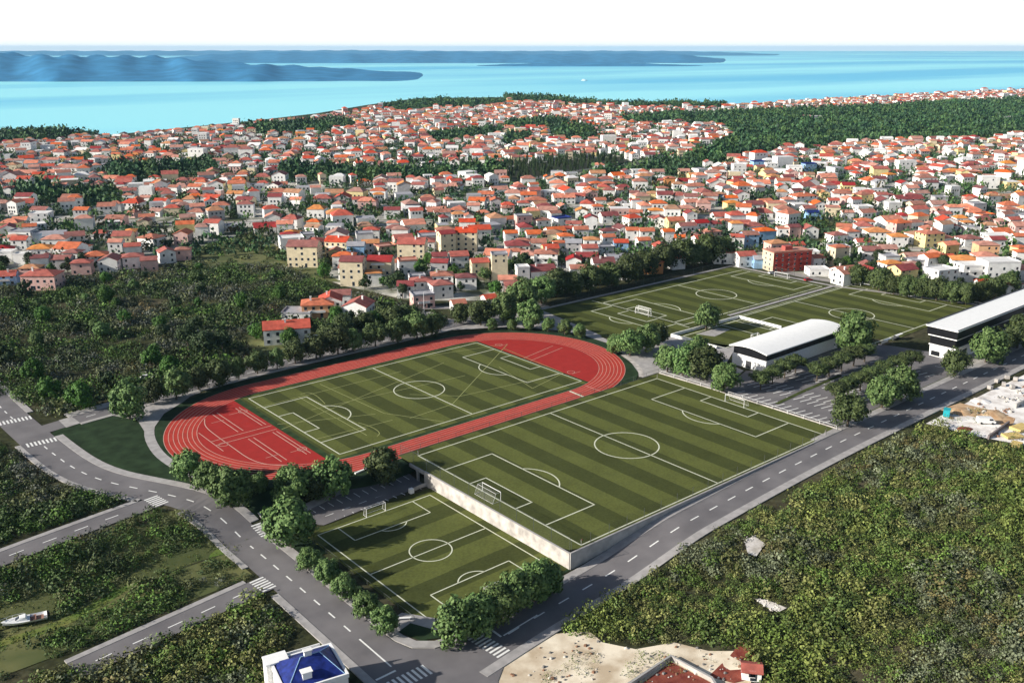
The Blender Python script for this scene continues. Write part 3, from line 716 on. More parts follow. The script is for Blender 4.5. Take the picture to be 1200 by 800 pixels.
def wall(name, label, P, z0, z1, th, m, cat='wall', cope=None, zf=None):
    t = thing(name, label, cat, P[0][0], P[0][1], 0); mb = MB(); N = normals(P); vs = []
    for p, n in zip(P, N):
        b0 = (zf(*p) if zf else z0)
        for o, zz in ((-th/2, b0), (th/2, b0), (th/2, z1), (-th/2, z1)): vs.append((p[0]+n[0]*o-P[0][0], -(p[1]+n[1]*o-P[0][1]), zz))
    fs = [(4*i+k, 4*i+(k+1) % 4, 4*i+4+(k+1) % 4, 4*i+4+k) for i in range(len(P)-1) for k in range(4)]+[(0,1,2,3), tuple(len(vs)-4+k for k in range(4))[::-1]]
    mb.add(vs, fs); o = mb.build('wall', m, t); fix(o)
    if cope:
        mb = MB(); vs = []
        for p, n in zip(P, N):
            for o, zz in ((-th/2-.08, z1), (th/2+.08, z1), (th/2+.08, z1+.14), (-th/2-.08, z1+.14)): vs.append((p[0]+n[0]*o-P[0][0], -(p[1]+n[1]*o-P[0][1]), zz))
        mb.add(vs, fs); fix(mb.build('coping', cope, t))
    return t
wall('retaining_wall', 'long white concrete retaining wall above the lowest pitch', resample([(-4.5,9.5),(-4.5,65.8)], 4), -4.6, -.02, .35, WCONC, 'retaining wall', KERB)
wall('retaining_wall', 'tapering grey retaining wall along the main road below the pitch', resample([(-4.5,65.95),(105.8,65.95)], 4), -4.6, .05, .3, CONC, 'retaining wall', KERB)
wall('retaining_wall', 'dark low wall between the running track and the middle pitch', resample([(-4.4,-3.55),(104.0,-3.55)], 6), -2, .12, .22, DARKM, 'wall')
wall('retaining_wall', 'white kerb wall at the end of the middle pitch by the car park', [(104.2,-3.3),(105.5,20),(106.4,66)], -1.5, .28, .35, WCONC, 'wall')
wall('parapet', 'short white parapet at the foot of the track straight', [(-19.5,-1.2),(-12.5,-2.2)], -3.2, .35, .5, WHITE, 'parapet')
wall('retaining_wall', 'shaded concrete wall carrying the pitch corner over the lower car park', [(-4.5,-3.4),(-4.5,9.3)], -.9, -.02, .5, CONC, 'retaining wall')
wall('court_wall', 'low white wall round three sides of the sports court by the hall', [(142,-8),(141.2,-29.6),(183.4,-29.0),(183.4,-8)], -.1, 1.1, .45, WHITE, 'wall')
t = thing('ramp_wall', 'low curved white wall at the end of the lower car park', 'wall', -10, 11.2, -3.9)
mb = MB(); q = chaikin([(0,0),(2.0,.6),(4.2,.8),(5.6,.4)], 2)
for a, b in zip(q, q[1:]): mb.add([(*a,0),(*b,0),(*b,1),(*a,1),(a[0],a[1]+.25,0),(b[0],b[1]+.25,0),(b[0],b[1]+.25,1),(a[0],a[1]+.25,1)], [(0,1,2,3),(5,4,7,6),(3,2,6,7)])
mb.build('wall', WCONC, t); mb = MB(); mb.box(-.6, .5, -.5, .6, 0, 1.25); mb.build('end_block', WHITE, t)
for i, (u, v) in enumerate([(-4.6, 1.5), (-4.6, 6.5)]):
    t = thing('pier', ['square concrete pier under the pitch corner nearer the track', 'square concrete pier under the pitch corner nearer the lowest pitch'][i], 'pier', u, v, -4)
    mb = MB(); mb.box(-.3, .3, -.3, .3, -.2, 3.1); mb.build('shaft', CONC, t); mb = MB(); mb.box(-.45, .45, -.45, .45, 3.1, 3.3); mb.build('cap', CONC, t)
# corner flags
for k, (u, v, w_) in enumerate([(0,0,'above the pitch corner by the lower car park'),(0,64.8,'above the end of the retaining wall by the road'),(99.3,64.8,'between the main road and the marked car park'),(99.3,0,'between the running track and the marked car park')]):
    t = thing('corner_flag', 'small corner flag '+w_, 'corner flag', u, v, .06, 0, 'corner flags')
    mb = MB(); mb.bar((0,0,0), (0,0,1.5), .03); mb.build('pole', WHITEM, t); mb = MB(); mb.box(0, .4, -.01, .01, 1.15, 1.5); mb.build('flag', ROOFS['red'], t)

# --- white vaulted hall ---------------------------------------------------
def hall():
    u0, u1, v0, v1 = 132.5, 181.5, 6.2, 20.5
    t = thing('sports_hall', 'white hall with curved roof and black glazed band beside the car park', 'hall', u0, v1, 0)
    Lx, Dy = u1-u0, v1-v0; h0, h1, rise = 4.2, 6.7, 1.15
    mb = MB(); mb.box(0, Lx, 0, Dy, -.2, h0); mb.build('wall', WHITE, t)
    n = 16
    prof = [(Dy*i/n, h1-.1+rise*math.sin(math.pi*(i/n))*.9-1.2*(i/n <= 0)*0) for i in range(n+1)]
    mb = MB(); x0, x1 = .25, Lx-.25; vs = []
    P = [(.25, h0)]+[(max(.25, min(Dy-.25, y)), z) for y, z in prof]+[(Dy-.25, h0)]
    k = len(P); vs = [(x0, y, z) for y, z in P]+[(x1, y, z) for y, z in P]
    mb.add(vs, [tuple(range(k)), tuple(range(k, 2*k))[::-1]]+[(i, k+i, k+(i+1) % k, (i+1) % k) for i in range(k)]); g = mb.build('clerestory', BLACK, t); fix(g)
    mb = MB(); mb.box(-.05, .05, .17, .25, h0+.02, h1-.15); me = mb.build('mullion', DARKM, g); me.location = (Lx/24, 0, 0)
    for i in range(2, 24): o = link('mullion', me.data, g); o.location = (i*Lx/24, 0, 0)
    mb = MB(); P = [(-.9+(Dy+1.8)*i/n, h1+rise*math.sin(math.pi*i/n)*.9) for i in range(n+1)]
    Q = [(y, z+.35) for y, z in P][::-1]; A = P+Q; k = len(A)
    mb.add([(-1.2, y, z) for y, z in A]+[(Lx+1.2, y, z) for y, z in A], [(i, k+i, k+(i+1) % k, (i+1) % k) for i in range(k)]+[(i, i+1, k-2-i, k-1-i) for i in range(n)]+[(k+i, k+i+1, k+k-2-i, k+k-1-i) for i in range(n)])
    r = mb.build('roof', WHITE, t); fix(r)
    mb = MB(); mb.box(-.12, 0.02, Dy*.42, Dy*.58, 0, 2.6); mb.build('door', DARKM, t)
    mb = MB(); mb.box(Lx*.2, Lx*.2+2.4, -.1, .02, 0, 2.6); mb.build('door', DARKM, t)
hall()
# --- black and white grandstand building ----------------------------------
def stand():
    u0, u1, v0, v1 = 193.6, 300., 46.4, 57.6
    t = thing('grandstand', 'long black and white building with flat white roof along the road', 'building', u0, v1, 0)
    Lx, Dy = u1-u0, v1-v0; sl = -.14   # the end leans outwards
    def tier(z0, z1, inset, m, name, parent=t):
        mb = MB(); a, b = inset+1.4-z0*.117, inset+1.4-z1*.117
        vs = [(a, inset, z0), (Lx, inset, z0), (Lx, Dy-inset, z0), (a, Dy-inset, z0), (b, inset, z1), (Lx, inset, z1), (Lx, Dy-inset, z1), (b, Dy-inset, z1)]
        mb.add(vs, [(3,2,1,0),(4,5,6,7),(0,1,5,4),(1,2,6,5),(2,3,7,6),(3,0,4,7)]); return mb.build(name, m, parent)
    tier(-.2, 4.3, .9, WHITE, 'wall'); tier(4.3, 4.7, .6, WHITE, 'white_band'); tier(4.7, 8.0, .9, BLACK, 'glass_band'); tier(8.0, 8.5, .3, WHITE, 'white_band')
    g = tier(8.5, 11.6, .0, BLACK, 'glass_band')
    mb = MB(); mb.box(-.6, Lx, -.35, Dy+.35, 11.6, 12.1); r = mb.build('roof', WHITE, t)
    mb = MB(); mb.box(-.6, Lx, Dy+.1, Dy+.35, 12.1, 12.45); mb.box(-.6, Lx, -.35, -.1, 12.1, 12.3); mb.build('parapet', DARKM, r)
    mb = MB(); mb.box(2.4, 2.5, Dy-4.8, Dy-1.6, .4, 4.0); o = mb.build('door', BLACK, t); o.location = (-.35, 0, 0)
    mb = MB(); mb.box(0, 3.2, .82, .9, 1., 3.2); me = mb.build('window', GLASS, t); me.location = (8, 0, 0)
    for i in range(1, 14): o = link('window', me.data, t); o.location = (8+i*7, 0, 0)
    mb = MB(); mb.box(-4, Lx, -6, .8, -.3, .12); mb.build('plinth', CONC, t)
stand()
for i, u in enumerate((171, 176.5)):
    t = thing('dugout', ['white team shelter nearer the hall on the grandstand touchline', 'white team shelter nearer the grandstand on the touchline'][i], 'team shelter', 196+i*9, 31.2-i*.4, .05, math.pi)
    mb = MB(); P = [(0,2.1),(-1.0,2.2),(-1.5,1.6),(-1.6,0)]
    for a, b in zip(P, P[1:]): mb.add([(-2.5,a[0],a[1]),(2.5,a[0],a[1]),(2.5,b[0],b[1]),(-2.5,b[0],b[1])], [(0,1,2,3)])
    mb.build('canopy', WHITE, t); mb = MB(); mb.box(-2.3, 2.3, -1.4, -.9, .3, .45); mb.build('bench', DARKM, t)

# --- plants ----------------------------------------------------------------
def leaf_quads(pts, nrm, size, r_, up=.3):
    """numpy: small crossed leaf faces at points"""
    n = len(pts); d = r_.normal(size=(n, 3))*.42+nrm; d /= np.linalg.norm(d, axis=1)[:, None]
    a = np.cross(d, r_.normal(size=(n, 3))); a /= np.linalg.norm(a, axis=1)[:, None]; b = np.cross(d, a)
    s = size*r_.uniform(.6, 1.3, size=(n, 1)); l = r_.uniform(.55, 1., size=(n, 1))
    return np.stack([pts-a*s, pts-b*s*l, pts+a*s, pts+b*s*l], 1)      # diamonds
def np_mesh(name, Q, m, tint=None):
    n = len(Q); me = bpy.data.meshes.new(name)
    me.vertices.add(4*n); me.vertices.foreach_set('co', Q.reshape(-1).astype(np.float32))
    me.loops.add(4*n); me.loops.foreach_set('vertex_index', np.arange(4*n, dtype=np.int32))
    me.polygons.add(n); me.polygons.foreach_set('loop_start', np.arange(0, 4*n, 4, dtype=np.int32))
    me.materials.append(m)
    if tint is not None:
        at = me.attributes.new('plant_colour', 'FLOAT_COLOR', 'FACE'); at.data.foreach_set('color', np.c_[tint, np.ones(n)].reshape(-1).astype(np.float32))
    me.update(); return me
def crown(kind, seed, nclump, nleaf, lsize):
    r_ = np.random.default_rng(seed)
    # clump centres over an ellipsoid of unit width
    P = []; 
    while len(P) < nclump:
        d = r_.normal(size=3); d /= np.linalg.norm(d)
        if d[2] < -.75: continue
        k = r_.uniform(.55, .88)*(1+.10*math.sin(3*math.atan2(d[1], d[0])+seed))
        P.append(d*k)
    P = np.array(P); Q = []
    cr = {'round': .30, 'flat': .30, 'pear': .30, 'cypress': .3, 'pine': .32}[kind]
    for c in P:
        d = r_.normal(size=(nleaf, 3)); d /= np.linalg.norm(d, axis=1)[:, None]
        rr = cr*r_.uniform(.7, 1.3)*r_.uniform(.55, 1.05, size=(nleaf, 1))
        p = c+d*rr; out = d*.8+p/np.linalg.norm(p, axis=1)[:, None]*.6
        Q.append(leaf_quads(p, out, lsize, r_))
    Q = np.concatenate(Q)
    z = Q[:, :, 2]
    if kind == 'round': Q[:, :, 2] = (z*1.0+1.0)
    if kind == 'flat': Q[:, :, 2] = z*.56+1.25; Q[:, :, :2] *= 1.05
    if kind == 'pear':
        f = 1.1-.42*np.clip(z, -1, 1.2); Q[:, :, :2] *= np.where(z > 0, f/1.1, 1)[:, :, None]; Q[:, :, 2] = z*1.35+1.5
    if kind == 'cypress': Q[:, :, 2] = z*3.4+3.6; Q[:, :, :2] *= (1-.2*np.clip(z, -.5, 1.1))[:, :, None]
    if kind == 'pine': Q[:, :, 2] = z*.85+1.6
    return Q
def trunk_mesh(kind, seed):
    r_ = random.Random(seed); mb = MB(); h = {'round': .75, 'flat': .95, 'pear': .7, 'cypress': 1.2, 'pine': 1.3}[kind]
    mb.bar((0,0,-.12), (.02,.01,h*.6), .075, r2=.055); mb.bar((.02,.01,h*.58), (.0,.02,h), .055, r2=.035)
    for i in range(5):
        a = i*1.26+r_.uniform(-.3, .3); mb.bar((.01,.01,h*(.6+.06*i)), (.45*math.cos(a), .45*math.sin(a), h+.25+.06*i), .032, r2=.012, n=5)
    me = bpy.data.meshes.new('trunk'); me.from_pydata(mb.v, [], mb.f); me.materials.append(BARK); return me
CROWNS, TRUNKS = {}, {}
def tree_kind(key, kind, m, ncl, nlf, ls, nvar):
    CROWNS[key] = [np_mesh('crown', crown(kind, 11*i+len(key), ncl, nlf, ls), m) for i in range(nvar)]
    TRUNKS[key] = trunk_mesh(kind, len(key))
tree_kind('round', 'round', LEAF, 62, 75, .075, 4)
tree_kind('dark', 'round', LEAFD, 62, 75, .075, 3)
tree_kind('flat', 'flat', LEAFD, 55, 70, .075, 3)
tree_kind('pear', 'pear', LEAF, 55, 70, .075, 2)
tree_kind('bright', 'round', LEAFB, 50, 60, .085, 3)
tree_kind('small', 'round', LEAF, 26, 26, .13, 4)
tree_kind('smalldark', 'round', LEAFN, 26, 26, .13, 4)
tree_kind('cypress', 'cypress', LEAFN, 22, 22, .15, 3)
tree_kind('pine', 'pine', LEAFN, 45, 55, .085, 3)
TREES = []
def tree(name, key, label, u, v, width, group, hs=1., trunk=True, cat='tree', z=None):
    z = T(u, v) if z is None else z; s = width/2/1.05
    i = len(TREES); a = (i*2.399) % (2*math.pi); dat = CROWNS[key][i % len(CROWNS[key])]
    if trunk:
        t = thing(name, label, cat, u, v, z, a, group)
        o = link('trunk', TRUNKS[key], t); o.scale = (s, s, s*hs); o = link('crown', dat, t); o.scale = (s, s, s*hs)
    else:
        t = link(name, dat); t.location = (u, -v, z-.1*s); t.scale = (s, s, s*hs); t.rotation_euler = (0, 0, a); tag(t, label, cat, group)
    TREES.append((u, v, width/2)); return t
def ptree(name, key, label, px, py, wpx, group, hs=1., **k):
    u, v = uvt(px, py); return tree(name, key, label, u, v, wpx*cam_depth(u, v, T(u, v))/F, group, hs, **k)
def row(items, key, lab, group, name='broadleaf_tree', hs=1.):
    """lab(i, n) gives each its own label"""
    for i, it in enumerate(items):
        k = it[3] if len(it) > 3 else key
        ptree(name, k, lab(i, it), it[0], it[1], it[2], group, hs*(it[4] if len(it) > 4 else 1.))
row([(152,490,47,'round'),(180,472,30,'dark'),(207,468,40,'round'),(233,457,30,'dark'),(257,452,34,'dark'),(280,445,21,'pear'),(302,438,29,'dark'),(325,433,20,'pear'),(346,426,30,'dark'),(371,421,31,'dark'),(396,415,34,'dark'),(414,412,27,'round'),(440,406,30,'dark'),(466,401,30,'dark'),(489,397,34,'round'),(511,392,28,'dark')],
    'dark', lambda i, it: f"{'slim' if it[3]=='pear' else 'round'} {'dark green' if it[3]=='dark' else 'mid green'} street tree, {ORD[i+1]} from the western junction along the track road", 'street trees along the running track', hs=1.04)
row([(385,402,26),(402,396,30),(428,390,28),(450,380,24),(462,385,30),(480,380,26)], 'dark', lambda i, it: f"bushy dark tree in the second line behind the track road, {ORD[i+1]} counted towards the town", 'trees behind the track road')
row([(540,379,26,'dark'),(563,381,32,'dark'),(590,378,38,'round'),(613,366,42,'round'),(634,356,36,'round'),(622,384,34,'round')], 'round', lambda i, it: ['dark tree at the town end of the track, nearest the access road','dark bushy tree second from the access road at the track end','big pale green tree third from the access road at the track end','tallest round tree of the clump at the track end, behind the others','round tree of the track end clump nearest the far pitch corner','leafy tree in front of the tallest one at the track end'][i], 'clump at the town end of the track')
row([(577,386,14),(600,387,14),(620,387,15),(642,388,17),(662,392,19),(679,396,18)], 'round', lambda i, it: f"little round tree on the verge beyond the track bend, {ORD[i+1]} from the access road", 'little round trees by the track bend')
row([(652,348,36),(672,346,30),(692,341,34),(713,337,32),(737,332,38),(757,323,32),(777,317,34),(798,313,36),(812,312,28),(828,309,38),(846,307,32)], 'dark', lambda i, it: f"dense dark hedge tree behind the far pitch, {ORD[i+1]} counted from the track end", 'hedge trees behind the far pitch')
row([(722,415,26),(738,417,34),(757,413,36),(770,404,28,'dark')], 'round', lambda i, it: f"round leafy tree between the track bend and the far pitch, {ORD[i+1]} along the clump", 'clump between track and far pitch')
row([(782,436,34),(800,440,40),(818,430,38),(826,445,44,'dark'),(848,459,38)], 'round', lambda i, it: ['light green tree at the track end of the clump before the hall','big light green tree in the middle of the clump before the hall','tree at the back of the clump before the hall','darker tree at the front of the clump before the hall','separate round tree at the corner of the hall and the pitch railing'][i], 'clump before the hall')
ptree('broadleaf_tree', 'round', 'single round tree standing behind the little sports court', 827, 386, 34, 'clump before the hall')
row([(891,457,27),(905,450,27),(919,443,27),(932,437,26)], 'flat', lambda i, it: f"flat topped dark car park tree in front of the hall, {ORD[i+1]} from the pitch railing", 'car park trees')
row([(957,447,27),(971,441,28),(986,435,28),(1000,429,28),(1013,424,26)], 'flat', lambda i, it: f"flat topped dark tree in the middle car park row, {ORD[i+1]} from the pitch side", 'car park trees')
row([(979,472,30),(993,465,28),(1008,458,28),(1022,452,28),(1037,446,28),(1052,440,28),(1067,434,28)], 'flat', lambda i, it: f"flat topped dark tree in the roadside car park row, {ORD[i+1]} from the pitch side", 'car park trees')
row([(998,415,48,'round',1.1),(993,500,44,'dark'),(1033,478,42,'round'),(1056,470,46,'round'),(1118,440,34,'dark'),(1155,425,43,'round'),(1192,408,42,'dark'),(1172,412,30,'dark')], 'round', lambda i, it: ['tall pale green tree between the hall and the far pitch corner','dark round tree at the road corner of the car park','pale green tree on the roadside, car park side of a touching pair','pale green tree on the roadside, grandstand side of a touching pair','dark round tree before the end wall of the grandstand','pale green round tree in front of the grandstand','dark tree before the grandstand farthest along the road','dark tree tucked behind the pale one at the grandstand'][i], 'roadside trees by the grandstand')
row([(1005,334,26),(1030,341,30),(1047,345,26),(1063,348,28),(1080,350,26),(1097,352,30),(1114,355,28),(1131,357,28),(1148,354,28),(1164,350,28),(1180,346,28)], 'dark', lambda i, it: f"dark bushy tree behind the railing of the grandstand pitch, {ORD[i+1]} from the brick apartments", 'tree row behind the grandstand pitch')
row([(224,564,42),(247,576,40),(271,594,52),(304,577,26),(343,588,50),(371,584,42,'dark'),(391,582,52),(450,566,46,'dark'),(342,640,66)], 'round', lambda i, it: ['round tree nearest the lawn on the left bend of the track','middle tree of three at the left bend of the track','biggest tree of three at the left bend, by the road','small tree standing alone below the track bend','broad tree at the road end of the lower car park','dark tree in the middle of the lower car park clump','tall light green tree between the track and the lower car park','dark tree beside the pitch corner above the lower car park','very big tree at the zebra crossing by the lower car park'][i], 'trees round the lower car park')
row([(362,668,31),(383,684,33),(404,701,33),(428,722,34),(452,742,36)], 'round', lambda i, it: f"small clipped round tree beside the lowest pitch, {ORD[i+1]} from the zebra crossing", 'clipped trees along the left road')
row([(537,752,60),(562,742,54),(583,730,56),(605,716,56),(626,704,52),(641,695,44)], 'round', lambda i, it: f"big dense tree screening the lowest pitch from the road, {ORD[i+1]} from the junction", 'screen of big trees at the junction')

# individual trees in the scrub and along the gardens
LM = []      # named landmarks for labels, filled with the houses
scr = [(125,356,22,'bright','tall bright green tree alone in the middle of the scrub'),(222,415,30,'pine','dark pine at the scrub edge nearest the red roofed long house'),(240,425,32,'pine','broad dark pine above the track road in the scrub'),(262,418,26,'pine','dark pine right beside the garden of the long red roofed house'),
       (60,470,30,'bright','bright green bush tree by the western junction'),(95,478,34,'bright','bright bushy tree at the corner above the western junction'),(40,445,26,'bright','leafy tree in the scrub left of the western junction'),(125,455,22,'smalldark','dark tree in the scrub above the zebra crossing'),
       (180,430,26,'bright','bright green thicket tree in the scrub above the lawn'),(200,440,24,'bright','bright tree close behind the row by the lawn'),(298,372,20,'pine','dark pine behind the long red roofed house'),(328,352,18,'bright','upright bright tree beside the flat grey roofed house'),(285,362,20,'bright','bright tree left of the garden with the flat grey house'),
       (300,398,20,'bright','round shrub tree in front of the long red roofed house'),(440,385,22,'bright','light green garden tree behind the tree row near the access road'),(452,372,20,'smalldark','dark garden tree below the white house with the walled terrace'),(30,350,22,'smalldark','rusty brown scrub tree near the far left house'),(25,372,18,'smalldark','dark tree left of the yellow clearing'),
       (340,405,22,'bright','leafy tree right of the long red roofed house'),(395,378,20,'bright','garden tree beside the terrace of the white house'),(410,385,22,'smalldark','dark tree in the scrub below the white terrace house'),(360,388,18,'smalldark','dark tree between the long red house and the orange one')]
for px, py, w_, k, lab in scr: ptree('scrub_tree', k, lab, px, py, w_, 'trees in the scrub', 1.05)
# ================================================================== BUILDINGS
WIN = None
def win_mesh(w, h):
    mb = MB(); mb.box(-w/2, w/2, -.04, .03, 0, h, 0); mb.box(-w/2-.08, w/2+.08, -.06, .0, -.1, 0., 1); mb.box(-w/2-.08, w/2+.08, -.06, .0, h, h+.07, 1)
    me = bpy.data.meshes.new('window'); me.from_pydata(mb.v, [], mb.f); me.materials.append(GLASS); me.materials.append(WHITE); me.polygons.foreach_set('material_index', mb.m); return me
WINM = win_mesh(1.15, 1.35); DOORM = win_mesh(1.2, 2.1)
def house(name, label, cat, u, v, rot, w, d, h, roof='gable', rc='orange', wc='white', detail=1, group=None, z=None, pitch=.34, balcony=False, chimney=True, wc2=None):
    """local x = ridge; detail 2: windows as parts, 1: windows in the wall mesh"""
    z = T(u, v)-.1 if z is None else z
    t = thing(name, label, cat, u, v, z, rot, group); r_ = random.Random(int(u*31+v*17))
    mb = MB(); a, b = w/2, d/2; rise = b*pitch*1.25
    if roof == 'gable':
        vs = [(-a,-b,-.5),(a,-b,-.5),(a,b,-.5),(-a,b,-.5),(-a,-b,h),(a,-b,h),(a,b,h),(-a,b,h),(-a,0,h+rise),(a,0,h+rise)]
        mb.add(vs, [(0,1,5,4),(2,3,7,6),(1,2,6,9,5),(3,0,4,8,7)])
    else: mb.add([(-a,-b,-.5),(a,-b,-.5),(a,b,-.5),(-a,b,-.5),(-a,-b,h),(a,-b,h),(a,b,h),(-a,b,h)], [(0,1,5,4),(1,2,6,5),(2,3,7,6),(3,0,4,7),(4,5,6,7)])
    # openings on the four sides
    ops = []; fl = max(1, int(round(h/2.85)))
    for side, L_ in ((0, w), (1, d), (2, w), (3, d)):
        n = max(1, int(L_/3.1)); 
        for f in range(fl):
            for i in range(n):
                if r_.random() < (.22 if detail == 2 else .45): continue
                ops.append((side, (i+.5)/n-.5, .9+2.85*f))
    def place(side, s):
        ang = (0, math.pi/2, math.pi, -math.pi/2)[side]
        p = {0: (s*w, -b), 1: (a, s*d), 2: (-s*w, b), 3: (-a, -s*d)}[side]; return p, ang
    mats = [WALLS[wc], GLASS]
    if detail == 1:
        for sd, s, zz in ops:
            (x, y), an = place(sd, s); c, q = math.cos(an), math.sin(an)
            f = lambda lx, ly: (x+lx*c-ly*q, y+lx*q+ly*c)
            w2 = .5; mb.add([(*f(-w2,-.03), zz), (*f(w2,-.03), zz), (*f(w2,-.03), zz+1.3), (*f(-w2,-.03), zz+1.3)], [(0,1,2,3)], 1)
    mb.build('wall', mats, t)
    if detail == 2:
        for sd, s, zz in ops:
            (x, y), an = place(sd, s)
            cam = math.atan2(-(CV-v)-0, CU-u)  # direction to the camera in world axes
            nrm = rot+an-math.pi/2
            if math.cos(nrm-cam) < .12: continue
            o = link('window', WINM, t); o.location = (x, y, zz); o.rotation_euler = (0, 0, an)
        (x, y), an = place(0, r_.uniform(-.2, .2)); o = link('door', DOORM, t); o.location = (x+.3, y, .12); o.rotation_euler = (0, 0, an)
    mb = MB(); ov = .45; th = .22
    if roof == 'gable':
        sl = rise/b; zb = h-ov*sl
        pr = [(-b-ov, zb), (0, h+rise), (b+ov, zb), (b+ov, zb+th), (0, h+rise+th), (-b-ov, zb+th)]
        mb.add([(-a-ov*.6, y, zz+.02) for y, zz in pr]+[(a+ov*.6, y, zz+.02) for y, zz in pr], [(0,1,7,6),(1,2,8,7),(2,3,9,8),(3,4,10,9),(4,5,11,10),(5,0,6,11),(0,5,4,1),(1,4,3,2),(6,7,10,11),(7,8,9,10)])
    elif roof == 'hip':
        A, B = a+ov, b+ov; k = min(A, B); rx = max(A-k, .01)
        z0, z1 = h-.02, h+rise*.95
        mb.add([(-A,-B,z0),(A,-B,z0),(A,B,z0),(-A,B,z0),(-A,-B,z0+th),(A,-B,z0+th),(A,B,z0+th),(-A,B,z0+th),(-rx,0,z1),(rx,0,z1)],
               [(3,2,1,0),(0,1,5,4),(1,2,6,5),(2,3,7,6),(3,0,4,7),(4,5,9,8),(6,7,8,9),(5,6,9),(7,4,8)])
    else:
        mb.box(-a-.1, a+.1, -b-.1, b+.1, h+.01, h+.25)
        for x0, x1, y0, y1 in ((-a-.1,a+.1,-b-.1,-b+.15),(-a-.1,a+.1,b-.15,b+.1),(-a-.1,-a+.15,-b+.15,b-.15),(a-.15,a+.1,-b+.15,b-.15)): mb.box(x0, x1, y0, y1, h+.25, h+.8)
    rf = mb.build('roof', ROOFS[rc], t)
    if detail == 2 and chimney and roof != 'flat':
        x = r_.uniform(-.25, .25)*w; y = r_.choice((-1, 1))*b*.3; mb = MB(); mb.box(x-.35, x+.35, y-.3, y+.3, h+rise*.4, h+rise+.9); mb.box(x-.45, x+.45, y-.4, y+.4, h+rise+.9, h+rise+1.05); mb.build('chimney', WALLS['white'], rf)
    if detail == 2 and balcony:
        for f in range(1, fl):
            mb = MB(); mb.box(-w*.3, w*.25, -b-1.3, -b-.02, 2.85*f-.15, 2.85*f); mb.box(-w*.3, w*.25, -b-1.3, -b-1.2, 2.85*f, 2.85*f+.9); mb.build('balcony', WALLS['white'], t)
    return t
HOUSES = []     # dict: u v r attrs
def hrot(alt=False, j=.22, seed=0):
    q = random.Random(seed); return R(-33)+q.gauss(0, j)+(math.pi/2 if alt else 0)
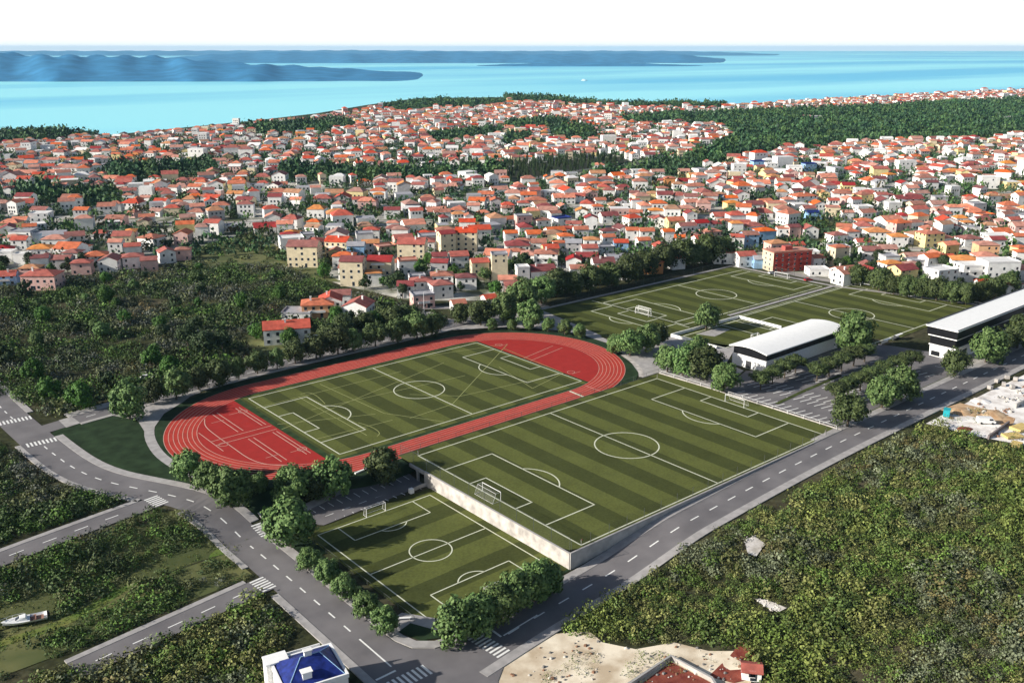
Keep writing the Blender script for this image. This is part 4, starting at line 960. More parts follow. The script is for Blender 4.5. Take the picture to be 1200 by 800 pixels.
LIST = '''
613 262 22 f grey pink 9|635 262 20 h orange white 6|658 259 22 f blue white 6|628 233 28 h orange white 5|660 229 30 g salmon white 5|678 231 18 g red white 5|698 216 18 h orange white 5|712 216 18 h orange white 5|728 225 15 h orange white 5|784 215 15 h orange orange 8|776 224 16 h orange white 6|743 229 13 g red white 5|765 230 17 h ochre yellow 6|703 237 15 g orange white 5|727 239 14 G dark-red white 5|743 239 14 g red white 5|768 250 20 h ochre white 6|745 253 18 g orange grey 6|790 261 24 g orange yellow 6|692 261 20 G dark-red white 7|650 271 26 g orange white 5|664 272 15 g red white 5|713 253 24 g dark-red white 5|728 271 22 G dark-red white 6|757 275 20 g orange white 6|772 261 17 G red white 6|680 273 20 g orange white 6|693 285 22 h ochre white 6|712 283 18 g orange white 6|727 289 20 g red blue 6|740 275 17 g orange white 6|753 287 18 g orange white 6|656 288 18 h orange white 5|672 293 22 g grey grey 8|613 285 20 h orange white 5|605 297 22 h orange white 5|640 303 32 h orange white 8|690 295 22 g red white 6|773 293 22 G red white 6|782 277 16 g orange white 6|796 283 14 g orange white 5|790 300 20 G dark-red white 6|764 311 26 h orange orange 6|792 308 20 g orange white 6|672 309 24 G dark-red white 6|706 312 30 g dark-red white 7|634 320 36 g dark-red white 7|677 320 22 g orange white 6|727 319 24 g dark-red white 6|652 331 26 G orange white 6|628 338 30 h orange white 5|601 340 24 g red pink 6|685 327 22 f blue white 4|703 322 18 h orange orange 6|612 329 15 f white white 9|575 351 22 g red white 4|537 359 17 g orange white 4|495 350 30 f grey pink 6|
865 199 18 f white white 9|887 195 17 f blue blue 9|903 197 16 f white white 8|930 201 19 f white white 9|947 198 17 f blue blue 9|960 197 16 f white white 8|842 213 18 G dark-red white 6|864 211 14 g dark-red white 5|886 209 15 h orange white 5|905 209 16 h ochre yellow 6|922 210 16 g dark-red white 6|815 217 30 h orange white 6|857 225 16 h orange white 5|868 229 22 G dark-red white 6|888 223 16 h orange white 6|915 223 16 G red white 7|940 232 32 h orange white 8|973 215 16 g orange white 6|985 231 24 h orange white 8|842 231 17 h ochre blue 6|830 237 16 h orange white 5|857 239 20 h ochre yellow 5|882 241 24 g dark-red white 6|908 241 26 f salmon cream 7|808 238 20 g salmon white 5|975 247 19 f salmon cream 6|952 251 20 f blue blue 5|808 254 18 G dark-red white 6|845 253 26 g red white 5|850 263 20 h orange white 6|868 263 24 g red white 5|820 265 20 g dark-red white 6|837 266 14 g dark-red white 5|895 275 26 h orange blue 7|917 273 18 f salmon white 6|928 273 18 g dark-red pink 7|947 271 24 G red white 6|877 283 22 g orange blue 8|863 285 18 g red white 7|823 283 26 g red white 6|848 298 30 h orange white 6|812 298 26 G dark-red white 6|872 303 26 g red white 6|890 307 20 g grey blue 5|956 306 18 g orange white 5|981 304 22 h orange cream 10|990 323 30 g orange white 6|932 288 20 g red white 4|
1028 215 16 G grey white 5|1057 219 17 G dark-red white 7|1041 206 16 h ochre white 5|1083 208 26 h orange white 6|1110 207 20 f white white 5|1137 202 22 f salmon orange 6|1157 213 24 f white white 9|1010 230 22 h orange yellow 6|1062 228 40 g dark-red white 5|1160 232 20 h ochre white 6|1195 233 20 g orange white 7|1010 245 22 f white white 6|1045 242 18 f white white 6|1072 242 20 g orange cream 6|1100 233 18 f grey grey 5|1098 250 16 g salmon pink 6|1107 260 28 G red white 6|1143 244 20 f grey grey 7|1152 255 22 f orange white 6|1180 248 22 h orange grey 6|1012 262 24 h orange white 6|1052 267 26 h orange pink 8|1088 279 30 h orange yellow 8|1117 269 18 G red white 5|1132 264 16 h ochre white 5|1167 275 34 f white white 5|1192 282 18 g orange white 6|1153 296 28 h salmon peach 9|1010 284 20 g red white 4|1018 299 26 g red white 7|1038 293 24 g salmon white 5|1042 313 26 h ochre white 6|1072 308 24 f grey white 5|1088 308 24 g orange white 7|1107 305 20 g red white 5|1135 318 34 f white white 8|1196 301 20 h orange white 6|1100 323 36 f white white 8|1016 314 22 G red white 5|988 318 30 g orange white 5|1017 322 26 G dark-red white 6|1045 314 22 h orange white 6|1153 333 22 g red white 4|1182 338 26 h orange white 6|1170 336 18 h orange white 5|957 313 28 f white white 3|1193 296 18 h orange yellow 6|1060 250 16 g red white 5|1185 262 18 g red white 6|
358 298 42 g red cream 11|398 290 32 g red cream 9|418 296 24 g grey blue 8|415 323 32 g dark-red cream 12|447 317 34 g dark-red cream 10|478 312 26 f salmon white 7|484 296 38 g red cream 11|523 289 22 g dark-red cream 11|547 284 30 g red cream 11|503 279 28 f grey white 6|452 290 26 f salmon cream 5|562 319 24 g red cream 9|585 321 22 f grey cream 13|518 326 30 h orange white 6|546 329 28 h dark-red white 6|494 333 30 h red white 6|339 279 22 h dark-red white 6|436 273 22 h red white 6|52 323 46 h red pink 7|98 312 26 h red pink 6|131 307 30 G red white 6|157 304 28 h red white 6|176 310 22 g red pink 6|196 299 25 G red white 6|216 298 20 h orange pink 6|8 324 30 g red blue 5|8 298 24 f white white 5|28 302 20 f white white 5|66 275 30 g grey blue 5|50 256 26 f white white 8|12 270 26 G dark-red white 6|26 285 22 g red white 6|
1186 158 24 f white white 7|955 134 20 f white white 5|943 136 14 g salmon white 5|1180 136 16 f white white 5|746 201 16 f white white 5|770 173 16 g salmon white 6|
421 362 40 G red white 7|388 354 36 G red white 6|400 347 28 g red white 5|350 360 40 f grey white 3
'''
KIND = {'g': 'gable', 'G': 'gable', 'h': 'hip', 'f': 'flat'}
cand = []
for it in LIST.replace('\n', '').split('|'):
    q = it.split()
    if len(q) != 7: continue
    px, py, wp = map(float, q[:3]); k, rc, wc, h = q[3], q[4].replace('-', ' '), q[5].replace('-', ' '), float(q[6])
    u, v = uvt(px, py+.30*wp); m_ = cam_depth(u, v)/F; w = wp*m_*.84
    d = min(w*.8, 11.) if k != 'G' else min(max(w*.9, 8), 14.)
    if k == 'f' and h > 8: d = min(w*.75, 13)
    if k == 'G': w, d = d, w*.85
    cand.append(dict(u=u, v=v, w=max(w, 6), d=max(d, 6.), h=h*(.98 if h < 10 else 1.), k=KIND[k], rc=rc, wc=wc, alt=(k == 'G'), man=True))
# special neighbours
for it in cand: it['r'] = max(it['w'], it['d'])/2
def near_street(u, v):
    for o in STREETP:
        if (o[0]-u)**2+(o[1]-v)**2 < o[2]**2: return True
    return False
STREETP = []
for o in bpy.data.objects:
    if o.name.split('.')[0] in ('street', 'road'):
        for q in o.data.vertices:
            STREETP.append((q.co.x, -q.co.y, 6.)) if True else None
SG = {}
for a in STREETP: SG.setdefault((int(a[0]//12), int(a[1]//12)), []).append(a)
def near_street(u, v, r=7.):
    i, j = int(u//12), int(v//12)
    for x in (i-1, i, i+1):
        for y in (j-1, j, j+1):
            for a in SG.get((x, y), ()):
                if (a[0]-u)**2+(a[1]-v)**2 < r*r: return True
    return False
HG = {}
def addh(it): HG.setdefault((int(it['u']//20), int(it['v']//20)), []).append(it)
def hit(u, v, r):
    i, j = int(u//20), int(v//20)
    for x in (i-1, i, i+1):
        for y in (j-1, j, j+1):
            for a in HG.get((x, y), ()):
                if math.hypot(a['u']-u, a['v']-v) < r+a['r']: return True
    return False
OTHER = [(335,400,14),(373,365,14),(388,352,12),(920,318,26)]
for q in OTHER: a, b_ = uvt(*q[:2]); addh(dict(u=a, v=b_, r=q[2]))
for it in cand: addh(it)
rn = random.Random(21)
def in_any(px, py, Ps): return any(inpoly(px, py, P) for P in Ps)
# jittered plots over the whole town
fill = []
cs, sn = math.cos(R(-30)), math.sin(R(-30))
for i in range(-110, 110):
    for j in range(-110, 110):
        x, y = i*15.5+rn.uniform(-4, 4), j*14.5+rn.uniform(-4, 4)
        u, v = x*cs-y*sn+500, -(x*sn+y*cs)-500
        if cam_depth(u, v) < 300: continue
        px, py = to_px(u, v)
        if not (-40 < px < 1240) or not inpoly(px, py, TOWN): continue
        if in_any(px, py, WOODS+[GROVE]+OPEN): continue
        if rn.random() < (.16 if vnoise(u/55, v/55, 31) < .5 else .42) or near_street(u, v, 8): continue
        w = rn.choice((7.5, 8.5, 9.5, 10.5, 11.5, 13)); r_ = w*.52
        if hit(u, v, r_*.92): continue
        q = rn.random()
        it = dict(u=u, v=v, w=w, d=w*rn.uniform(.7, .95), h=rn.choice((3.6, 4.6, 5.6, 5.8, 6.2, 6.6, 7.8)), k=rn.choice(('gable', 'gable', 'hip', 'hip', 'flat') if rn.random() < .6 else ('gable', 'hip')), alt=rn.random() < .3, man=False, r=r_,
                  rc=rn.choice(('orange', 'orange', 'red', 'red', 'dark red', 'salmon', 'salmon', 'ochre')), wc=rn.choice(('white',)*14+('cream', 'pink', 'grey', 'yellow')))
        if cam_depth(u, v) > 750 and rn.random() < .4: it['rc'] = rn.choice(('salmon', 'orange', 'white', 'red'))  # some far roofs recoloured paler, imitating the fade of distance haze
        if it['k'] == 'flat': it['rc'] = rn.choice(('white', 'grey'))
        if rn.random() < .025: it['h'] = rn.uniform(9, 14); it['w'] *= 1.25; it['k'] = rn.choice(('flat', 'hip')); it['rc'] = 'white' if it['k'] == 'flat' else 'red'
        fill.append(it); addh(it)
fill.sort(key=lambda a: cam_depth(a['u'], a['v']))
man = [c for c in cand]
NI = 296-len(man)
ind = man+fill[:NI]; far = fill[NI:]
LMK = [('the red apartment block', (920,312)), ('the yellow orange roofed house', (1088,279)), ('the grandstand', (1150,400)), ('the blue sided flats', (900,197)), ('the cypress grove', (660,203)), ('the track access road', (530,378)), ('the long red roofed house', (335,398)), ('the western scrub', (60,350)),
       ('the hedge of the far pitch', (740,325)), ('the tall cream apartments', (484,300)), ('the pine wood', (960,185)), ('the dark red long house', (1062,229))]
LMK = [(n, uvt(*p)) for n, p in LMK]
def look(it):
    tl = 'tall ' if it['h'] >= 8 else ('low ' if it['h'] < 4.6 else '')
    kd = {'gable': 'gabled', 'hip': 'hipped', 'flat': 'flat'}[it['k']]
    return f"{tl}{it['wc']} house with {it['rc']} {kd} roof".replace('house with', 'house,')
def label_all(items, phrase):
    G = {}
    for it in items: G.setdefault(it['look'], []).append(it)
    for k, L_ in G.items():
        if len(L_) == 1: L_[0]['label'] = k+phrase[0]; continue
        for it in L_:
            best = None
            for n, (a, b) in LMK:
                rk = 1+sum(1 for o in L_ if math.hypot(o['u']-a, o['v']-b) < math.hypot(it['u']-a, it['v']-b)-1e-6)
                dd = math.hypot(it['u']-a, it['v']-b)
                if best is None or (rk, dd) < best[:2]: best = (rk, dd, n)
            rk, _, n = best
            it['label'] = k+(f", the one nearest {n}" if rk == 1 else f", {ORD[rk] if rk < len(ORD) else 'far'} nearest such to {n}")
for it in ind: it['look'] = look(it)
label_all(ind, (' in the town',))
for i, it in enumerate(ind):
    wpx = it['w']*F/cam_depth(it['u'], it['v'])
    r0 = hrot(it['alt'], .16, i)
    big = it['man'] and (wpx > 24)
    it['rot'] = r0
    house('house', it['label'], 'house', it['u'], it['v'], r0, it['w'], it['d'], it['h'], it['k'], it['rc'], it['wc'], 2 if big else 1, 'houses of the town', balcony=(i % 3 == 0))
u, v = uvt(337, 399)
house('house', 'long white house with bright red gabled roof in the scrub above the track', 'house', u, v, R(-26), 17.5, 9.5, 6.2, 'gable', 'red', 'white', 2, 'houses of the town', pitch=.36)
u, v = uvt(373, 369); house('house', 'peach house with orange hipped roof behind the long red roofed house', 'house', u, v, R(-30), 13, 10, 5.6, 'hip', 'orange', 'peach', 2, 'houses of the town', balcony=True)
# terrace of the white house and its garden wall
u, v = uvt(446, 368); wall('garden_wall', 'white garden terrace wall beside the white red roofed house', [uvt(418,380), uvt(444,376), uvt(462,368)], -.3, 1.6, .3, WHITE, 'wall')
# red apartment block: cream left face, dark red balconies
u, v = uvt(921, 315); t = thing('apartment_block', 'red apartment block with cream end wall beside the far pitch corner', 'apartments', u, v, -.1, R(-24)); t.scale = (.84, .9, .86)
mb = MB(); mb.box(-13, 13, -6, 6, -.5, 11.5); mb.build('wall', WALLS['brick red'], t); mb = MB(); mb.box(-13.15, -13.01, -6, 6, -.5, 11.5); mb.build('end_wall', WALLS['cream'], t)
mb = MB(); mb.box(-13.3, 13.2, -6.3, 6.3, 11.5, 11.85); mb.box(-13.3, 13.2, -6.3, -6.05, 11.85, 12.5); rf = mb.build('roof', ROOFS['salmon'], t); mb = MB(); mb.box(-3, 2, -2, 2, 11.85, 14.2); mb.build('stair_head', WALLS['brick red'], rf)
for f in range(1, 4):
    for k in range(3):
        mb = MB(); x = -9.5+k*8.2; mb.box(x-2.4, x+2.4, -7.3, -6.02, 2.85*f-.15, 2.85*f); mb.box(x-2.4, x+2.4, -7.3, -7.2, 2.85*f, 2.85*f+.95); mb.build('balcony', WALLS['brick red'], t)
for f in range(4):
    for k in range(6): o = link('window', WINM, t); o.location = (-11+k*4.2, -6.0, .8+2.85*f)
    for k in range(2): o = link('window', WINM, t); o.location = (-13.15, -2.5+k*4.5, .8+2.85*f); o.rotation_euler = (0, 0, -math.pi/2)
# blue roofed house at the lower edge
u, v = uv0(362, 786, 2.2); z0 = -4.1; t = thing('house', 'white house with bright blue hipped roof beside the left road', 'house', u, v, z0, R(-12), 'houses of the town')
mb = MB(); mb.box(-5.6, 5.6, -5, 5, -.5, 6.4); mb.build('wall', WALLS['white'], t)
mb = MB(); A, B, zz = 5.3, 4.8, 6.9
mb.add([(-A,-B,zz),(A,-B,zz),(A,B,zz),(-A,B,zz),(-1.2,.4,zz+2.5),(2.2,.4,zz+2.5)], [(0,1,5,4),(1,2,5),(2,3,4,5),(3,0,4),(3,2,1,0)]); rf = mb.build('roof', ROOFS['blue'], t)
mb = MB()
for a_, b_ in (((-A,-B,zz),(-1.2,.4,zz+2.5)),((A,-B,zz),(2.2,.4,zz+2.5)),((A,B,zz),(2.2,.4,zz+2.5)),((-1.2,.4,zz+2.5),(2.2,.4,zz+2.5))): mb.bar(a_, b_, .09)
mb.build('ridge_cap', WALLS['blue'], rf)
mb = MB(); mb.box(-.5, .8, .2, 1.0, zz+1.6, zz+3.3); mb.box(-.65, .95, .1, 1.1, zz+3.3, zz+3.5); mb.build('chimney', WALLS['white'], rf)
mb = MB()
for x0, x1, y0, y1 in ((-5.75,5.75,-5.15,-4.8),(-5.75,5.75,4.8,5.15),(-5.75,-5.3,-4.8,4.8),(5.3,5.75,-4.8,4.8)): mb.box(x0, x1, y0, y1, 6.4, 7.2)
mb.build('parapet', WHITE, t)
mb = MB(); mb.box(-6.6, -2.6, 3.6, 6.4, -.5, 7.2); mb.box(-6.7, -2.5, 3.5, 6.5, 7.2, 7.5); mb.build('stair_tower', WHITE, t); mb = MB(); mb.box(-2.5, 4.0, 5.2, 6.6, -.5, 5.9); mb.box(-2.5, 4.0, 6.4, 6.6, 5.9, 6.8); mb.build('balcony', WHITE, t)
mb = MB(); mb.box(-2.0, -.4, -3.6, -2.9, zz+.5, zz+1.8); mb.box(-2.2, -.2, -3.7, -2.2, zz+1.8, zz+1.95); mb.build('dormer', WHITE, rf)
for k in range(3):
    for f in (0, 1): o = link('window', WINM, t); o.location = (-3.6+k*3.4, -5, 1+2.85*f)
    for f in (0, 1): o = link('window', WINM, t); o.location = (5.6, -3.2+k*3., 1+2.85*f); o.rotation_euler = (0, 0, math.pi/2)
# red shed and the walled red plot at the lower edge
u, v = uvt(880, 792); house('shed', 'tiny white shed with red roof on red soil beside the scrub', 'shed', u, v, R(-50), 3.5, 2.7, 2.1, 'gable', 'red', 'white', 2, None, chimney=False)
wall('plot_wall', 'low white wall round the red soil plot at the lower edge', project_poly([(735,806),(786,772),(834,798),(842,812)]), -4.4, -3.2, .35, WCONC, 'wall', KERB)
sheet('bare_ground', project_poly([(745,806),(786,775),(832,799),(840,812)]), .06, REDE, step=8)

# --- the town beyond the 300 nearest houses: one mass
mb = MB(); wk = ['white', 'cream', 'pink', 'grey', 'yellow']; rk = ['orange', 'red', 'dark red', 'ochre', 'salmon', 'white', 'grey']
for i, it in enumerate(far):
    ro = hrot(it['alt'], .2, i+999); c, s = math.cos(ro), math.sin(ro); a, b, h = it['w']/2, it['d']/2, it['h']; U0, V0 = it['u'], it['v']
    P = lambda x, y, z: (U0+x*c-y*s, -V0+x*s+y*c, z)
    wi = wk.index(it['wc']); ri = 5+rk.index(it['rc']); rs = b*.42
    if it['k'] == 'flat':
        mb.add([P(-a,-b,-.3),P(a,-b,-.3),P(a,b,-.3),P(-a,b,-.3),P(-a,-b,h),P(a,-b,h),P(a,b,h),P(-a,b,h)], [(0,1,5,4),(1,2,6,5),(2,3,7,6),(3,0,4,7)], wi); mb.add([P(-a,-b,h),P(a,-b,h),P(a,b,h),P(-a,b,h)], [(0,1,2,3)], ri)
    else:
        hp = a*.45 if it['k'] == 'hip' else 0
        mb.add([P(-a,-b,-.3),P(a,-b,-.3),P(a,b,-.3),P(-a,b,-.3),P(-a,-b,h),P(a,-b,h),P(a,b,h),P(-a,b,h),P(-a,0,h+rs),P(a,0,h+rs)], [(0,1,5,4),(1,2,6,5),(2,3,7,6),(3,0,4,7)]+([(5,6,9),(7,4,8)] if not hp else []), wi)
        A, B = a+.4, b+.4
        mb.add([P(-A,-B,h-.15),P(A,-B,h-.15),P(A,B,h-.15),P(-A,B,h-.15),P(-A+hp*1.6,0,h+rs+.1),P(A-hp*1.6,0,h+rs+.1)], [(0,1,5,4),(2,3,4,5)]+([(1,2,5),(3,0,4)] if hp else []), ri)
    for f in range(max(1, int(h/2.9))):
        for x in (-.5, .0, .5):
            if random.Random(i*7+f).random() < .3: continue
            mb.add([P(x*a-.6,-b-.04,1+2.8*f),P(x*a+.6,-b-.04,1+2.8*f),P(x*a+.6,-b-.04,2.4+2.8*f),P(x*a-.6,-b-.04,2.4+2.8*f)], [(0,1,2,3)], 12)
            mb.add([P(-a-.04,x*b+.5,1+2.8*f),P(-a-.04,x*b-.5,1+2.8*f),P(-a-.04,x*b-.5,2.4+2.8*f),P(-a-.04,x*b+.5,2.4+2.8*f)], [(0,1,2,3)], 12)
o = mb.build('distant_town', [WALLS[k] for k in wk]+[ROOFS[k] for k in rk]+[GLASS]); tag(o, 'far white and red roofed town stretching to the coast', 'town', None, 'stuff')
print('houses', len(man), len(ind), 'far', len(far))

# ================================================================== MASSES OF GREEN
def template(seed, n, ls, zs=.9, z0=.0, lo=-.1):
    r_ = np.random.default_rng(seed); d = r_.normal(size=(n, 3)); d[:, 2] = np.abs(d[:, 2])*.9+lo; d /= np.linalg.norm(d, axis=1)[:, None]
    k = r_.uniform(.65, 1.05, size=(n, 1)); lump = 1+.18*np.sin(3*np.arctan2(d[:, 1], d[:, 0])+seed)[:, None]
    p = d*k*lump; q = leaf_quads(p, d*.9, ls, r_); q[:, :, 2] = q[:, :, 2]*zs+z0; return q
def mass(name, label, cat, pts, temps, m, sizes, zs, tints, seed=0, zf=T):
    r_ = np.random.default_rng(seed); Q = []; C = []
    for i, (u, v) in enumerate(pts):
        t = temps[r_.integers(len(temps))]; a = r_.uniform(0, 6.28); c, s = math.cos(a), math.sin(a); k = sizes[i]
        q = t.copy(); x, y = q[:, :, 0]*c-q[:, :, 1]*s, q[:, :, 0]*s+q[:, :, 1]*c
        q[:, :, 0] = x*k+u; q[:, :, 1] = y*k-v; q[:, :, 2] = q[:, :, 2]*k*zs[i]+zf(u, v)-.1
        Q.append(q); C.append(np.repeat(np.array([tints[i]]), len(q), 0))
    o = link(name, np_mesh(name, np.concatenate(Q), m, np.concatenate(C))); tag(o, label, cat, None, 'stuff'); print(name, len(pts), len(Q)*len(temps[0])); return o
def scatter(P, sp, seed, keep=lambda u, v, px, py: True, jit=.45):
    PP = P; us = [p[0] for p in PP]; vs = [p[1] for p in PP]; r_ = random.Random(seed); out = []
    u = min(us)
    while u < max(us):
        v = min(vs)
        while v < max(vs):
            a, b = u+r_.uniform(-jit, jit)*sp, v+r_.uniform(-jit, jit)*sp
            if inpoly(a, b, PP):
                px, py = to_px(a, b, T(a, b))
                if -60 < px < 1260 and py < 860 and keep(a, b, px, py): out.append((a, b))
            v += sp
        u += sp
    return out
PAL = [(0.138,0.176,0.046),(0.119,0.176,0.041),(0.169,0.203,0.057),(0.094,0.142,0.041),(0.195,0.209,0.073),(0.107,0.176,0.038),(0.132,0.142,0.057),(0.151,0.176,0.115),(0.088,0.128,0.035),(0.182,0.159,0.070)]
PALG = [(0.073,0.126,0.031),(0.064,0.105,0.034),(0.093,0.175,0.034),(0.053,0.084,0.034),(0.113,0.133,0.056),(0.126,0.140,0.126),(0.082,0.098,0.048),(0.153,0.123,0.056)]
def tint(pal, u, v, r_, s=0):
    n = vnoise(u/14, v/14, s); k = int(n*len(pal)*.9+r_.uniform(-1.3, 1.6)); c = pal[max(0, min(len(pal)-1, k)) % len(pal)]; g = r_.uniform(.65, 1.35); return tuple(q*g for q in c)
GPV = [(q.co.x, -q.co.y) for o in bpy.data.objects if o.name.startswith('grass_path') for q in o.data.vertices]
def scrub(name, label, px_poly, sp, pal, seed, keep=None, cover=.8, big=1., nq=125):
    P = project_poly(px_poly); r_ = random.Random(seed)
    K = lambda u, v, px, py: (vnoise(u/9, v/9, seed)*.55+vnoise(u/3.5, v/3.5, seed+3)*.45 > 1-cover+0.0) and (keep is None or keep(u, v, px, py)) and not near_street(u, v, 1.0) and not any((a[0]-u)**2+(a[1]-v)**2 < 2.6 for a in GPV)
    pts = scatter(P, sp, seed, K)
    sz = [sp*big*r_.choice((.45, .6, .75, .95, 1.3))*(.75+.6*vnoise(u/12, v/12, seed+9)) for u, v in pts]; zs = [r_.uniform(.75, 1.35) for _ in pts]
    temps = [template(seed*10+i, nq, .115) for i in range(8)]
    return mass(name, label, 'scrub', pts, temps, LEAFS, sz, zs, [tint(pal, u, v, r_, seed) for u, v in pts], seed)
offroad = lambda u, v, px, py: True
def clear(polys):
    PP = [project_poly(P) for P in polys]
    return lambda u, v, px, py: not any(inpoly(u, v, P) for P in PP)
scrub('scrub', 'dense olive green scrub covering the slope beyond the main road', [(652,738),(700,709),(812,640),(1000,539),(1095,497),(1150,516),(1215,530),(1330,566),(1330,830),(890,830),(887,772),(868,754),(850,757),(790,748),(745,755),(705,748)], 1.75, PAL, 3,
      clear([[(868,628),(884,624),(902,637),(890,662),(874,658)], [(880,698),(900,700),(928,712),(914,724),(892,718)]]), .80, 1.05)
scrub('scrub', 'dark green scrub beyond the track road below the old houses', [(-80,345),(60,332),(140,321),(230,308),(330,314),(400,340),(480,358),(500,370),(496,380),(440,394),(330,418),(210,455),(130,472),(64,488),(40,474),(20,470),(-80,438)], 2.35, PALG, 5,
      lambda u, v, px, py: not hit(u, v, 2.5) and not inpoly(px, py, [(283,390),(338,400),(357,412),(300,420)]), .68, 1.15, 84)
scrub('scrub', 'dark scrub patch in the western corner by the junction', [(-80,510),(0,520),(45,555),(110,580),(160,583),(0,634),(-80,660)], 1.8, PALG, 8, lambda u, v, px, py: u < -62 and abs(v+17) > 3.5 or u < -85 and v < -24, .80)
scrub('scrub', 'rough scrub between the two small side roads', [(-80,690),(0,664),(168,600),(214,594),(258,640),(300,674),(180,722),(60,772),(-80,830)], 1.75, PALG[:5]+PALG, 12,
      lambda u, v, px, py: u < -61.5 and not inpoly(px, py, [(-10,742),(8,716),(62,708),(64,730)]), .71)
scrub('scrub', 'thick scrub beside the house with the blue roof', [(-80,850),(60,788),(140,772),(300,696),(322,716),(346,745),(330,752),(310,800),(300,850)], 1.75, PAL, 15, lambda u, v, px, py: u < -62, .88)
scrub('scrub', 'sparse weeds growing on the pale bare ground', [(600,790),(700,760),(760,765),(870,770),(880,830),(600,830)], 1.5, PAL, 18, None, .36, .7, 30)
tp = []; r_ = random.Random(91)
for a, b in GPV:
    for k in range(9): tp.append((a+r_.gauss(0, 1.3), b+r_.gauss(0, 1.3)))
mass('grass_tufts', 'tall green grass tufts along the curved track in the scrub', 'grass', tp, [template(400+i, 26, .22, .9) for i in range(3)], LEAFS, [r_.uniform(.25, .6) for _ in tp], [r_.uniform(.6, 1.2) for _ in tp], [tint([(.10,.19,.03),(.14,.20,.04),(.17,.18,.05),(.08,.14,.03)], u, v, r_, 3) for u, v in tp], 92)
# woods towards the sea
CROWNT = [template(50+i, 34, .26, .95, .55, -.55) for i in range(6)]
wp = []
for i, P in enumerate(WOODS): wp += scatter([uv0(*q) for q in P], 6.6, 60+i, lambda u, v, px, py: not hit(u, v, 1.) and vnoise(u/16, v/16, 77) > .16)
r_ = random.Random(5); WP = [(.036,.095,.038),(.052,.115,.040),(.030,.075,.036),(.070,.130,.042),(.050,.10,.050)]
mass('pine_wood', 'dark pine woods between the town and the sea', 'wood', wp, CROWNT, LEAFS, [r_.choice((2.4,3.2,4.2,5.2,6.6))*(.7+.6*vnoise(u/30, v/30, 5)) for u, v in wp], [r_.uniform(.9, 1.5) for _ in wp], [tint(WP, u, v, r_, 4) for u, v in wp], 70)
# free standing trees in the scrub above the track road
st = []
for u, v in scatter(project_poly([(0,345),(140,326),(230,314),(330,320),(400,344),(470,362),(440,386),(330,405),(210,445),(130,460),(64,474),(0,440)]), 15, 17, lambda u, v, px, py: rn.random() < .42 and not hit(u, v, 3) and not near_street(u, v, 6)):
    if any((u-a)**2+(v-b)**2 < (c+2.5)**2 for a, b, c in TREES): continue
    k = rn.choice(('bright', 'bright', 'round', 'smalldark', 'pine')); w_ = rn.uniform(3.6, 8)
    st.append(dict(u=u, v=v, k=k, w=w_, look={'round': 'mid green', 'smalldark': 'dark green', 'bright': 'bright green', 'pine': 'dark pine-like'}[k]+(' large' if w_ > 6.4 else ' small' if w_ < 4.9 else '')+' scrub tree'))
LMK0 = LMK; LMK = [(n, uvt(*p)) for n, p in (('the long red roofed house', (335,398)), ('the western junction', (50,515)), ('the white terrace house', (421,374)), ('the far left houses', (30,330)), ('the bend lawn', (120,520)))]
label_all(st, (' above the track road',)); LMK = LMK0
for it in st: tree('scrub_tree', it['k'], it['label'], it['u'], it['v'], it['w'], 'trees in the scrub', .95)
print('scrub trees', len(st))
# garden trees of the town: nearest ones are things, the rest one mass
gp = []
for u, v in scatter([uv0(*q) for q in TOWN], 8.5, 90, lambda u, v, px, py: py < 350 and not in_any(px, py, WOODS+[GROVE]) and rn.random() < .8 and not near_street(u, v, 5)):
    if hit(u, v, -.2): continue
    gp.append((u, v))
gp.sort(key=lambda p: cam_depth(*p))
NT = 140; gt = []
for i, (u, v) in enumerate(gp[:NT]):
    k = rn.choice(('small', 'smalldark', 'smalldark', 'bright', 'pine')); w_ = rn.uniform(4, 7.5)
    lk = {'small': 'mid green', 'smalldark': 'dark green', 'bright': 'bright green', 'pine': 'dark pine-like'}[k]+(' large' if w_ > 6.4 else ' small' if w_ < 4.9 else '')
    gt.append(dict(u=u, v=v, k=k, w=w_, look=lk+' garden tree'))
label_all(gt, (' in the town',))
for it in gt: tree('garden_tree', it['k'], it['label'], it['u'], it['v'], it['w'], 'garden trees of the town', 1.1, trunk=cam_depth(it['u'], it['v']) < 520)
rest = gp[NT:]; r_ = random.Random(6)
mass('garden_greenery', 'dark garden trees scattered among the distant houses', 'trees', rest, CROWNT, LEAFS, [r_.uniform(2.2, 4.2) for _ in rest], [r_.uniform(.9, 1.6) for _ in rest], [tint(WP+[(.05,.07,.02),(.09,.07,.03)], u, v, r_, 2) for u, v in rest], 72)
for P in OPEN:
    pass
op = []
for i, P in enumerate(OPEN): op += scatter([uv0(*q) for q in P], 5.5, 30+i, lambda u, v, px, py: rn.random() < .5 and not hit(u, v, .5))
mass('garden_bushes', 'bushes and small trees dotted over the open meadows', 'bushes', op, CROWNT, LEAFS, [r_.uniform(1., 2.3) for _ in op], [r_.uniform(.8, 1.3) for _ in op], [tint(WP+PALG, u, v, r_, 8) for u, v in op], 73)
cyp = scatter([uv0(*q) for q in GROVE], 8.6, 44, lambda u, v, px, py: True)
for i, (u, v) in enumerate(cyp[:150]): tree('cypress_tree', 'cypress', 'slim dark cypress standing in the grove beside the town road', u, v, r_.uniform(2.4, 3.4), 'cypresses of the grove', r_.uniform(.8, 1.15), trunk=False)
print('cypress', len(cyp), 'garden', len(gp))

